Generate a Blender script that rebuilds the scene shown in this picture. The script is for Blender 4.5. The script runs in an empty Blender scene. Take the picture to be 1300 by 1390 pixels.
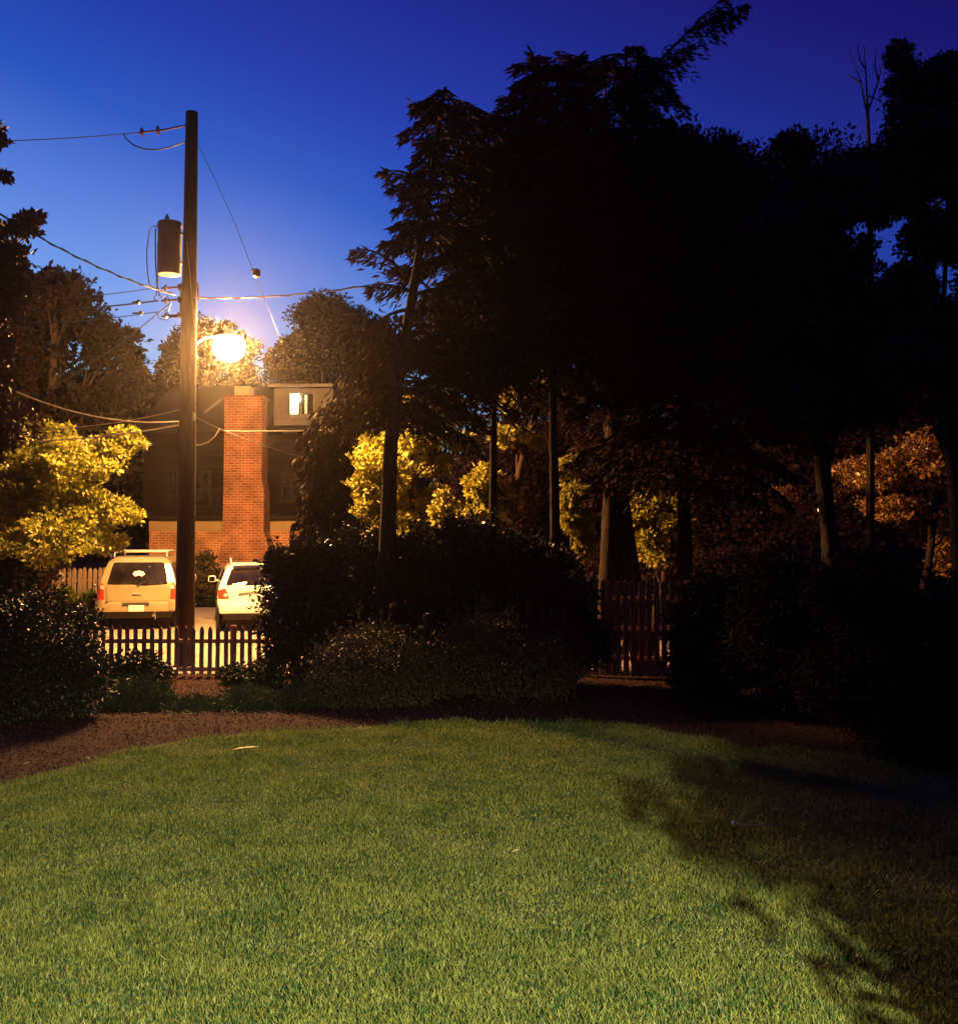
import bpy, bmesh, math
import numpy as np
from mathutils import Vector, Matrix

S = bpy.context.scene
COL = S.collection
R = math.radians
PI = math.pi
rng = np.random.default_rng(7)

# ------------------------------------------------------------------ camera
F = 1477.0; PITCH = math.atan(0.048); H = 2.66
def at(px, py, d):
    """point on the ground-distance d (metres ahead) seen at photo pixel px,py"""
    u = (px - 650) / F; v = (650 - py) / F
    k = d / (math.cos(PITCH) - v * math.sin(PITCH))
    return Vector((k * u, d, H + k * (math.sin(PITCH) + v * math.cos(PITCH))))
def gz(x, y):
    t = min(max((y - 20.6) / 5.0, 0), 1)
    return 0.25 * t * t * (3 - 2 * t)
def ground(px, py):
    """ground point at pixel"""
    lo, hi = 2.0, 120.0
    for _ in range(40):
        m = (lo + hi) / 2
        p = at(px, py, m)
        if p.z > gz(p.x, p.y): lo = m
        else: hi = m
    p = at(px, py, lo); p.z = gz(p.x, p.y)
    return p
cam = bpy.data.cameras.new('camera'); co = bpy.data.objects.new('camera', cam); COL.objects.link(co)
cam.sensor_fit = 'HORIZONTAL'; cam.sensor_width = 36; cam.lens = F / 1300 * 36
cam.shift_y = -45 / 1300; cam.clip_start = 0.1; cam.clip_end = 2000
co.location = (0, 0, H); co.rotation_euler = (PI / 2 + PITCH, 0, 0)
S.camera = co

# ------------------------------------------------------------------ materials
def nt(m): return m.node_tree.nodes, m.node_tree.links
def mat(name, col, rough=0.6, metal=0.0, col2=None, scale=8.0, detail=4.0, bump=0.0, bscale=None, spec=0.5, coat=0.0, trans=0.0, emit=None, estr=0.0, vec='Object', stretch=None):
    m = bpy.data.materials.new(name); m.use_nodes = True
    N, L = nt(m); b = N['Principled BSDF']
    b.inputs['Base Color'].default_value = (*col, 1)
    b.inputs['Roughness'].default_value = rough; b.inputs['Metallic'].default_value = metal
    b.inputs['Specular IOR Level'].default_value = spec
    b.inputs['Coat Weight'].default_value = coat
    b.inputs['Transmission Weight'].default_value = trans
    if emit: b.inputs['Emission Color'].default_value = (*emit, 1); b.inputs['Emission Strength'].default_value = estr
    if col2 or bump:
        tc = N.new('ShaderNodeTexCoord'); src = tc.outputs[vec]
        if stretch:
            mp = N.new('ShaderNodeMapping'); mp.inputs['Scale'].default_value = stretch
            L.new(src, mp.inputs['Vector']); src = mp.outputs['Vector']
    if col2:
        n = N.new('ShaderNodeTexNoise'); n.inputs['Scale'].default_value = scale; n.inputs['Detail'].default_value = detail
        L.new(src, n.inputs['Vector'])
        r = N.new('ShaderNodeValToRGB'); r.color_ramp.elements[0].position = 0.35; r.color_ramp.elements[1].position = 0.65
        r.color_ramp.elements[0].color = (*col, 1); r.color_ramp.elements[1].color = (*col2, 1)
        L.new(n.outputs['Fac'], r.inputs['Fac']); L.new(r.outputs['Color'], b.inputs['Base Color'])
    if bump:
        n2 = N.new('ShaderNodeTexNoise'); n2.inputs['Scale'].default_value = bscale or scale * 3; n2.inputs['Detail'].default_value = 5
        L.new(src, n2.inputs['Vector'])
        bp = N.new('ShaderNodeBump'); bp.inputs['Strength'].default_value = bump; bp.inputs['Distance'].default_value = 0.03
        L.new(n2.outputs['Fac'], bp.inputs['Height']); L.new(bp.outputs['Normal'], b.inputs['Normal'])
    return m
def leafmat(name, c1, c2, rough=0.5, spec=0.4, transl=0.25, scale=1.2):
    """foliage: colour varies in broad clumps and leaf to leaf, a little light passes through"""
    m = bpy.data.materials.new(name); m.use_nodes = True
    N, L = nt(m); b = N['Principled BSDF']; out = N['Material Output']
    tc = N.new('ShaderNodeTexCoord'); n = N.new('ShaderNodeTexNoise'); n.inputs['Scale'].default_value = scale; n.inputs['Detail'].default_value = 6
    n.inputs['Roughness'].default_value = 0.8
    L.new(tc.outputs['Object'], n.inputs['Vector'])
    r = N.new('ShaderNodeValToRGB'); r.color_ramp.elements[0].position = 0.35; r.color_ramp.elements[1].position = 0.65
    r.color_ramp.elements[0].color = (*c1, 1); r.color_ramp.elements[1].color = (*c2, 1)
    L.new(n.outputs['Fac'], r.inputs['Fac']); L.new(r.outputs['Color'], b.inputs['Base Color'])
    b.inputs['Roughness'].default_value = rough; b.inputs['Specular IOR Level'].default_value = spec
    if transl > 0:
        t = N.new('ShaderNodeBsdfTranslucent'); L.new(r.outputs['Color'], t.inputs['Color'])
        mx = N.new('ShaderNodeMixShader'); mx.inputs['Fac'].default_value = transl
        L.new(b.outputs[0], mx.inputs[1]); L.new(t.outputs[0], mx.inputs[2]); L.new(mx.outputs[0], out.inputs['Surface'])
    return m
def fine(m, scale, amt):
    N, L = nt(m); r = [x for x in N if x.type == 'VALTORGB'][0]; src = r.inputs['Fac'].links[0].from_socket; tc = [x for x in N if x.type == 'TEX_COORD'][0]
    n = N.new('ShaderNodeTexNoise'); n.inputs['Scale'].default_value = scale; n.inputs['Detail'].default_value = 2; L.new(tc.outputs['Object'], n.inputs['Vector'])
    mx = N.new('ShaderNodeMix'); mx.inputs['Factor'].default_value = amt; L.new(src, mx.inputs['A']); L.new(n.outputs['Fac'], mx.inputs['B']); L.new(mx.outputs['Result'], r.inputs['Fac'])
def brickmat(name, c1, c2, mortar, wall_axis='xz', s=1.0):
    m = bpy.data.materials.new(name); m.use_nodes = True
    N, L = nt(m); b = N['Principled BSDF']
    tc = N.new('ShaderNodeTexCoord'); sx = N.new('ShaderNodeSeparateXYZ'); L.new(tc.outputs['Object'], sx.inputs[0])
    ad = N.new('ShaderNodeMath'); ad.operation = 'ADD'; L.new(sx.outputs['X'], ad.inputs[0]); L.new(sx.outputs['Y'], ad.inputs[1])
    cx = N.new('ShaderNodeCombineXYZ'); L.new(ad.outputs[0], cx.inputs['X']); L.new(sx.outputs['Z'], cx.inputs['Y'])
    bt = N.new('ShaderNodeTexBrick'); L.new(cx.outputs[0], bt.inputs['Vector'])
    bt.inputs['Scale'].default_value = 1.0; bt.inputs['Brick Width'].default_value = 0.23 * s; bt.inputs['Row Height'].default_value = 0.085 * s
    bt.inputs['Mortar Size'].default_value = 0.011 * s; bt.inputs['Color1'].default_value = (*c1, 1); bt.inputs['Color2'].default_value = (*c2, 1)
    bt.inputs['Mortar'].default_value = (*mortar, 1)
    n = N.new('ShaderNodeTexNoise'); n.inputs['Scale'].default_value = 1.6; n.inputs['Detail'].default_value = 7; L.new(tc.outputs['Object'], n.inputs['Vector'])
    hs = N.new('ShaderNodeMapRange'); hs.inputs['From Min'].default_value = 0.3; hs.inputs['From Max'].default_value = 0.7; hs.inputs['To Min'].default_value = 0.55; hs.inputs['To Max'].default_value = 1.25
    L.new(n.outputs['Fac'], hs.inputs['Value'])
    mu = N.new('ShaderNodeVectorMath'); mu.operation = 'SCALE'; L.new(bt.outputs['Color'], mu.inputs[0]); L.new(hs.outputs['Result'], mu.inputs['Scale'])
    L.new(mu.outputs[0], b.inputs['Base Color'])
    bp = N.new('ShaderNodeBump'); bp.inputs['Strength'].default_value = 0.6; bp.inputs['Distance'].default_value = 0.02; bp.invert = True
    L.new(bt.outputs['Fac'], bp.inputs['Height']); L.new(bp.outputs['Normal'], b.inputs['Normal'])
    b.inputs['Roughness'].default_value = 0.9
    return m

M = {}
M['soil'] = mat('bark_mulch', (0.024, 0.008, 0.008), 0.95, spec=0.15, col2=(0.042, 0.014, 0.012), scale=45, detail=8, bump=1.0, bscale=30)
M['mulch_chip'] = mat('mulch_chip', (0.026, 0.009, 0.009), 0.9, spec=0.2, col2=(0.07, 0.024, 0.019), scale=9)
M['turf'] = mat('turf_soil', (0.03, 0.045, 0.012), 0.95, col2=(0.05, 0.06, 0.02), scale=5, bump=0.6, bscale=40)
M['grass'] = leafmat('grass_blade', (0.024, 0.078, 0.016), (0.27, 0.285, 0.055), 0.55, 0.3, 0.3, scale=1.7)
fine(M['grass'], 30, .6)
_r = [x for x in M['grass'].node_tree.nodes if x.type == 'VALTORGB'][0].color_ramp; _r.elements[0].position = .40; _r.elements[1].position = .60
M['drive'] = mat('driveway_gravel', (0.26, 0.19, 0.14), 0.9, col2=(0.38, 0.29, 0.21), scale=3, detail=9, bump=0.6, bscale=60)
M['pole'] = mat('creosote_wood', (0.04, 0.022, 0.016), 0.85, spec=0.15, col2=(0.085, 0.05, 0.032), scale=5, bump=0.8, bscale=12, stretch=(6, 6, 0.4))
M['fence'] = mat('weathered_picket', (0.24, 0.12, 0.09), 0.85, col2=(0.34, 0.18, 0.14), scale=4, bump=0.5, bscale=20, stretch=(5, 5, 0.6))
M['fence2'] = mat('stained_board', (0.26, 0.12, 0.08), 0.85, col2=(0.38, 0.18, 0.11), scale=4, bump=0.5, bscale=20, stretch=(5, 5, 0.6))
M['fence3'] = mat('tan_picket', (0.24, 0.15, 0.09), 0.85, col2=(0.36, 0.22, 0.13), scale=3, bump=0.4, stretch=(5, 5, 0.6))
M['metal'] = mat('galvanised_metal', (0.42, 0.41, 0.38), 0.42, 0.7, col2=(0.3, 0.29, 0.27), scale=12)
M['can'] = mat('transformer_enamel', (0.11, 0.09, 0.075), 0.6, col2=(0.16, 0.12, 0.09), scale=6)
M['wire'] = mat('black_cable', (0.012, 0.012, 0.014), 0.5)
M['wire2'] = mat('bare_cable', (0.30, 0.26, 0.24), 0.4, 0.6)
M['porcelain'] = mat('porcelain', (0.07, 0.035, 0.03), 0.2, col2=(0.09, 0.045, 0.035), scale=20)
M['brick'] = brickmat('house_brick', (0.62, 0.21, 0.08), (0.38, 0.11, 0.045), (0.62, 0.42, 0.24))
M['brick2'] = brickmat('chimney_brick', (0.42, 0.13, 0.055), (0.27, 0.07, 0.032), (0.5, 0.29, 0.17))
M['frieze'] = mat('cream_paint', (0.36, 0.22, 0.10), 0.7, col2=(0.42, 0.26, 0.13), scale=3, bump=0.2)
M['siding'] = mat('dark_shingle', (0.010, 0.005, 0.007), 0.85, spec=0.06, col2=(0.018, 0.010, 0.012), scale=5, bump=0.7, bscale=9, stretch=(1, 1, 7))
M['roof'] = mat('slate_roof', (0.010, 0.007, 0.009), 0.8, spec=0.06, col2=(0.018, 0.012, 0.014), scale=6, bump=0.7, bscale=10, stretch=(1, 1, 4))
M['dormer'] = mat('grey_clapboard', (0.19, 0.155, 0.16), 0.75, col2=(0.15, 0.12, 0.13), scale=2, bump=0.5, bscale=4, stretch=(0.4, 0.4, 14))
M['trim'] = mat('trim_paint', (0.2, 0.17, 0.16), 0.6, col2=(0.16, 0.13, 0.12), scale=5)
M['darktrim'] = mat('dark_window_frame', (0.03, 0.02, 0.022), 0.7, spec=0.1, col2=(0.011, 0.008, 0.008), scale=8)
M['clay'] = mat('pale_clay', (0.5, 0.4, 0.28), 0.8, col2=(0.4, 0.32, 0.22), scale=9)
M['glass'] = mat('dark_glass', (0.006, 0.004, 0.006), 0.05, spec=0.5, col2=(0.02, 0.015, 0.018), scale=2)
M['silver'] = mat('champagne_paint', (0.37, 0.28, 0.155), 0.32, 0.3, col2=(0.41, 0.315, 0.18), scale=3, coat=0.5)
M['white'] = mat('white_paint', (0.74, 0.72, 0.66), 0.35, 0.0, col2=(0.78, 0.76, 0.7), scale=2, coat=0.6)
M['chrome'] = mat('roof_rail_metal', (0.55, 0.5, 0.45), 0.35, 0.6, col2=(0.6, 0.55, 0.48), scale=9)
M['rubber'] = mat('rubber', (0.015, 0.015, 0.015), 0.8, col2=(0.022, 0.02, 0.02), scale=20)
M['blackplastic'] = mat('black_plastic', (0.03, 0.026, 0.026), 0.55, col2=(0.04, 0.034, 0.034), scale=20)
M['tail'] = mat('red_lens', (0.42, 0.035, 0.02), 0.2, coat=0.8, col2=(0.5, 0.06, 0.03), scale=10)
M['clearlens'] = mat('clear_lens', (0.75, 0.7, 0.62), 0.15, coat=0.8, col2=(0.7, 0.62, 0.55), scale=16)
M['plate'] = mat('number_plate', (0.78, 0.76, 0.7), 0.4, col2=(0.7, 0.7, 0.68), scale=14)
M['bark'] = mat('bark', (0.03, 0.016, 0.014), 0.9, spec=0.1, col2=(0.065, 0.04, 0.032), scale=6, bump=1.0, bscale=14, stretch=(4, 4, 0.7))
M['palebark'] = mat('pale_bark', (0.10, 0.07, 0.055), 0.9, col2=(0.17, 0.12, 0.09), scale=6, bump=0.8, bscale=14, stretch=(4, 4, 0.7))
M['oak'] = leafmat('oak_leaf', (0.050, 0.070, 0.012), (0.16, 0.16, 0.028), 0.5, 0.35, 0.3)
M['litoak'] = leafmat('lit_oak_leaf', (0.055, 0.062, 0.011), (0.32, 0.28, 0.036), 0.5, 0.35, 0.25, scale=2)  # oak leaf colour brightened to carry the lamplight
M['unlitleaf'] = leafmat('unlit_leaf', (0.012, 0.008, 0.008), (0.022, 0.015, 0.011), 0.85, 0.05, 0.1)  # leaf colour cut to near black to stand in for shade
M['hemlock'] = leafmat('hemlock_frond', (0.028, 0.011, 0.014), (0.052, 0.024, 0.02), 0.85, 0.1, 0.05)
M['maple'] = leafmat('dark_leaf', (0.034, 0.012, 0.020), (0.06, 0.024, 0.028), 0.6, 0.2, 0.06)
M['cedar'] = leafmat('lit_cedar', (0.18, 0.16, 0.022), (0.48, 0.39, 0.055), 0.6, 0.3, 0.2, scale=3)  # lamplight put into the leaf colour, raised and yellowed
M['holly'] = leafmat('holly_leaf', (0.018, 0.014, 0.012), (0.034, 0.025, 0.016), 0.25, 0.5, 0.04, scale=2)
M['azalea'] = leafmat('azalea_leaf', (0.06, 0.040, 0.022), (0.10, 0.074, 0.032), 0.6, 0.25, 0.12, scale=3)
M['juniper'] = leafmat('juniper_needle', (0.020, 0.034, 0.014), (0.045, 0.062, 0.022), 0.65, 0.25, 0.08, scale=3)
M['boxwood'] = leafmat('boxwood_leaf', (0.016, 0.022, 0.012), (0.034, 0.038, 0.016), 0.45, 0.3, 0.08, scale=2.5)
M['lampleaf'] = leafmat('lamplit_leaf', (0.3, 0.14, 0.04), (0.55, 0.3, 0.07), 0.35, 0.5, 0.2, scale=3)  # orange of the lamplight put into the leaf colour
M['fallen'] = mat('dry_leaf', (0.50, 0.40, 0.16), 0.6, col2=(0.36, 0.26, 0.1), scale=30)
M['stone'] = mat('pale_stone', (0.42, 0.36, 0.34), 0.85, col2=(0.3, 0.25, 0.24), scale=14, bump=0.6)
M['lampglow'] = mat('lamp_refractor', (0.9, 0.8, 0.6), 0.5, emit=(1.0, 0.52, 0.15), estr=3100)
M['litpane'] = mat('lit_pane', (0.6, 0.55, 0.35), 0.3, emit=(1.0, 0.86, 0.42), estr=2.6)
M['litbulb'] = mat('lit_globe', (0.9, 0.85, 0.6), 0.3, emit=(1.0, 0.88, 0.5), estr=60)
M['porchglow'] = mat('far_lamp_glass', (0.9, 0.7, 0.5), 0.3, emit=(1.0, 0.62, 0.34), estr=2.5)
M['dimpane'] = mat('curtained_pane', (0.3, 0.28, 0.2), 0.3, emit=(1.0, 0.8, 0.42), estr=0.42)

# ------------------------------------------------------------------ object helpers
def tag(o, label=None, cat=None, group=None, kind=None):
    if label: o['label'] = label
    if cat: o['category'] = cat
    if group: o['group'] = group
    if kind: o['kind'] = kind
    return o
def empty(name, loc, label, cat, group=None, rz=0):
    o = bpy.data.objects.new(name, None); COL.objects.link(o); o.location = loc; o.rotation_euler = (0, 0, rz)
    o.empty_display_size = 0.3
    return tag(o, label, cat, group)
def link(name, me, m, parent=None):
    o = bpy.data.objects.new(name, me); COL.objects.link(o)
    if m is not None and not me.materials: me.materials.append(m)
    if parent is not None: o.parent = parent
    return o
def npmesh(name, V, Fc, n):
    """V (k,3) array, Fc (m,n) face index array"""
    me = bpy.data.meshes.new(name); me.vertices.add(len(V)); me.vertices.foreach_set('co', np.ascontiguousarray(V, dtype=np.float32).ravel())
    m = len(Fc); me.loops.add(m * n); me.loops.foreach_set('vertex_index', np.ascontiguousarray(Fc, dtype=np.int32).ravel())
    me.polygons.add(m); me.polygons.foreach_set('loop_start', np.arange(0, m * n, n, dtype=np.int32))
    me.update(calc_edges=True); me.validate()
    return me
class MB:
    def __init__(s): s.bm = bmesh.new()
    def box(s, c, d, rz=0, rx=0, bev=0.0, ry=0):
        mtx = Matrix.Translation(Vector(c)) @ Matrix.Rotation(rz, 4, 'Z') @ Matrix.Rotation(rx, 4, 'X') @ Matrix.Rotation(ry, 4, 'Y') @ Matrix.Diagonal((*d, 1))
        r = bmesh.ops.create_cube(s.bm, size=1, matrix=mtx)
        if bev:
            es = {e for v in r['verts'] for e in v.link_edges}
            bmesh.ops.bevel(s.bm, geom=list(es), offset=bev, segments=2, affect='EDGES', profile=0.6)
        return s
    def tube(s, pts, rad, seg=8, cap=True):
        pts = [Vector(p) for p in pts]
        if not hasattr(rad, '__len__'): rad = [rad] * len(pts)
        rings = []; prev = None
        for i, p in enumerate(pts):
            a = pts[max(i - 1, 0)]; b = pts[min(i + 1, len(pts) - 1)]
            t = (b - a).normalized()
            if prev is None:
                n = t.orthogonal().normalized()
            else:
                n = prev - t * prev.dot(t)
                n = n.normalized() if n.length > 1e-6 else t.orthogonal().normalized()
            prev = n; bn = t.cross(n)
            rings.append([s.bm.verts.new(p + (n * math.cos(2 * PI * k / seg) + bn * math.sin(2 * PI * k / seg)) * rad[i]) for k in range(seg)])
        for i in range(len(rings) - 1):
            for k in range(seg):
                s.bm.faces.new((rings[i][k], rings[i][(k + 1) % seg], rings[i + 1][(k + 1) % seg], rings[i + 1][k]))
        if cap:
            s.bm.faces.new(rings[0][::-1]); s.bm.faces.new(rings[-1])
        return s
    def lathe(s, prof, loc=(0, 0, 0), seg=24, mtx=None):
        mtx = mtx or Matrix.Translation(Vector(loc)); rings = []
        for r, z in prof:
            rings.append([s.bm.verts.new(mtx @ Vector((max(r, 1e-4) * math.cos(2 * PI * k / seg), max(r, 1e-4) * math.sin(2 * PI * k / seg), z))) for k in range(seg)])
        for i in range(len(rings) - 1):
            for k in range(seg):
                s.bm.faces.new((rings[i][k], rings[i][(k + 1) % seg], rings[i + 1][(k + 1) % seg], rings[i + 1][k]))
        s.bm.faces.new(rings[0][::-1]); s.bm.faces.new(rings[-1])
        return s
    def prism(s, poly, y0, y1):
        """poly in x,z extruded between y0 and y1"""
        a = [s.bm.verts.new((x, y0, z)) for x, z in poly]; b = [s.bm.verts.new((x, y1, z)) for x, z in poly]
        s.bm.faces.new(a); s.bm.faces.new(b[::-1]); n = len(poly)
        for i in range(n): s.bm.faces.new((a[(i + 1) % n], a[i], b[i], b[(i + 1) % n]))
        return s
    def prismx(s, poly, x0, x1):
        """poly in y,z extruded along x"""
        a = [s.bm.verts.new((x0, y, z)) for y, z in poly]; b = [s.bm.verts.new((x1, y, z)) for y, z in poly]
        s.bm.faces.new(a[::-1]); s.bm.faces.new(b); n = len(poly)
        for i in range(n): s.bm.faces.new((a[i], a[(i + 1) % n], b[(i + 1) % n], b[i]))
        return s
    def build(s, name, m, parent=None, smooth=False, off=None):
        if off is not None: bmesh.ops.translate(s.bm, verts=s.bm.verts, vec=-Vector(off))
        bmesh.ops.recalc_face_normals(s.bm, faces=s.bm.faces)
        if smooth:
            for f in s.bm.faces: f.smooth = True
            for e in s.bm.edges:
                if len(e.link_faces) == 2 and e.calc_face_angle(0) > R(42): e.smooth = False
        me = bpy.data.meshes.new(name); s.bm.to_mesh(me); s.bm.free()
        return link(name, me, m, parent)
def sag(a, b, s, n=14):
    a = Vector(a); b = Vector(b)
    return [a.lerp(b, i / n) - Vector((0, 0, s * 4 * (i / n) * (1 - i / n))) for i in range(n + 1)]

# ------------------------------------------------------------------ foliage engine
def unit(n):
    v = rng.normal(size=(n, 3)); return v / np.linalg.norm(v, axis=1, keepdims=True)
def leaf_quads(P, A, B, L, W):
    """diamond leaves: P base (n,3), A axis dir, B side dir, L length, W width"""
    n = len(P); L = np.broadcast_to(np.asarray(L, float).reshape(-1, 1), (n, 1)); W = np.broadcast_to(np.asarray(W, float).reshape(-1, 1), (n, 1))
    N = np.cross(A, B)
    V = np.empty((n, 4, 3)); V[:, 0] = P; V[:, 1] = P + A * L * .45 + B * W * .5 + N * W * .18; V[:, 2] = P + A * L; V[:, 3] = P + A * L * .45 - B * W * .5 + N * W * .18
    return V.reshape(-1, 3), np.arange(4 * n).reshape(-1, 4)
def frame(A):
    r = unit(len(A)); B = np.cross(A, r); B /= np.linalg.norm(B, axis=1, keepdims=True) + 1e-9
    return B
def cloud(clumps, n, leaf, sub=22, subr=0.22, up=0.0, shell=0.55, wl=0.5, droop=0.0, shoots=0):
    """leaves in sub-clumps spread through ellipsoids. clumps=[(centre, (rx,ry,rz))]"""
    Ps = []; As = []; Ls = []
    vol = np.array([c[1][0] * c[1][2] for c in clumps]); vol = vol / vol.sum()
    for (c, r), w in zip(clumps, vol):
        k = max(4, int(sub)); m = max(30, int(n * w)); r = np.array(r)
        d = unit(k); rad = shell + (1 - shell) * rng.random((k, 1)) ** 0.6
        ctr = np.array(c) + d * rad * r * 0.88
        sr = subr * (0.6 + 0.9 * rng.random(k))
        i = rng.integers(0, k, m)
        g = unit(m) * (rng.random((m, 1)) ** 0.5)
        P = ctr[i] + g * sr[i][:, None] * r.mean() * np.array([1.3, 1.3, 0.6]) * 1.6
        # inner fill
        q = m // 4; P[:q] = np.array(c) + unit(q) * (rng.random((q, 1)) ** .45) * r * 0.75
        out = P - np.array(c); out /= np.linalg.norm(out, axis=1, keepdims=True) + 1e-9
        A = out * .5 + unit(m) * .9 + np.array([0, 0, up - droop]); A /= np.linalg.norm(A, axis=1, keepdims=True)
        Ps.append(P); As.append(A); Ls.append(leaf * (0.6 + 0.8 * rng.random(m)))
    for c, r in (clumps if shoots else []):
        for _ in range(shoots):
            d = unit(1)[0]; d[2] = abs(d[2]) * .9 + .1; r_ = np.array(r); e0 = np.array(c) + d * r_ * .85; q = 26; t = rng.random((q, 1)); ln = (.12 + .22 * rng.random()) * r_.mean()
            dd = d * .7 + np.array([0, 0, .6]) + unit(1)[0] * .3; P = e0 + dd * t * ln * 1.6 + unit(q) * leaf * .35
            Aq = dd * .6 + unit(q) * .7; Ps.append(P); As.append(Aq / np.linalg.norm(Aq, axis=1, keepdims=True)); Ls.append(leaf * (.5 + .7 * rng.random(q)))
    P = np.concatenate(Ps); A = np.concatenate(As); L = np.concatenate(Ls)
    return leaf_quads(P, A, frame(A), L, L * wl)
def cl(lst, d, dd=0.0, sy=1.0):
    """clump list from photo pixels: (px,py,rx[,ry[,d]])"""
    out = []
    for t in lst:
        px, py, rx = t[:3]; ry = t[3] if len(t) > 3 else rx; D = t[4] if len(t) > 4 else d
        D = D + (rng.random() - .5) * dd
        k = D / F; out.append((tuple(at(px, py, D)), (rx * k, rx * k * sy, ry * k)))
    return out
def limbs(mb, base, top, clumps, r0, r1, wob=0.15, frac=(0.3, 0.85), seg=7):
    """tapered trunk with a limb to each clump"""
    base = Vector(base); top = Vector(top); n = 8; pts = []
    for i in range(n + 1):
        p = base.lerp(top, i / n)
        if 0 < i < n: p += Vector(((rng.random() - .5) * wob, (rng.random() - .5) * wob, 0))
        pts.append(p)
    mb.tube(pts, [r0 * 1.25] + [r0 + (r1 - r0) * i / n for i in range(1, n + 1)], 10)
    for c, r in clumps:
        c = Vector(c); t = frac[0] + (frac[1] - frac[0]) * rng.random()
        zt = (c.z - r[2] - base.z) / max(top.z - base.z, .1); t = min(max(min(t, zt), 0.12), .92)
        a = base.lerp(top, t); mid = a.lerp(c, .5) + Vector((0, 0, .12 * (c - a).length)); rr = (r0 + (r1 - r0) * t) * .5
        mb.tube([a, a.lerp(mid, .5) + Vector(((rng.random() - .5) * .2, 0, 0)), mid, c], [rr, rr * .75, rr * .55, rr * .2], 6)
        for _ in range(3):
            e = c + Vector(unit(1)[0]) * max(r) * .8
            mb.tube([mid, mid.lerp(e, .5) + Vector((0, 0, .1)), e], [rr * .4, rr * .25, rr * .08], 5)
def tree(name, label, cat, base, clumps, n, leaf, m, bark='bark', r0=.2, r1=.06, top=None, group=None, **kw):
    base = Vector(base); e = empty(name, base, label, cat, group)
    V, Fc = cloud(clumps, n, leaf, **kw)
    link('crown', npmesh('crown', V - np.array(base), Fc, 4), m, e)
    tp = top or max((Vector(c) for c, r in clumps), key=lambda v: v.z)
    mb = MB(); limbs(mb, base, tp, clumps, r0, r1); mb.build('trunk', M[bark], e, True, off=base)
    return e
def shrub(name, label, cat, base, clumps, n, leaf, m, group=None, **kw):
    base = Vector(base); e = empty(name, base, label, cat, group)
    V, Fc = cloud(clumps, n, leaf, **kw); V[:, 2] = np.maximum(V[:, 2], gz(0, base.y) + 0.01)
    link('foliage', npmesh('foliage', V - np.array(base), Fc, 4), m, e)
    mb = MB()
    for c, r in clumps:
        for _ in range(3):
            q = Vector(c) + Vector(unit(1)[0] * np.array(r) * .6); b = base + Vector(((rng.random() - .5) * .2, (rng.random() - .5) * .2, 0))
            mb.tube([b, b.lerp(q, .5) + Vector((0, 0, .08)), q], [.025, .018, .006], 5)
    mb.build('stem', M['bark'], e, True, off=base)
    return e
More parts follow.
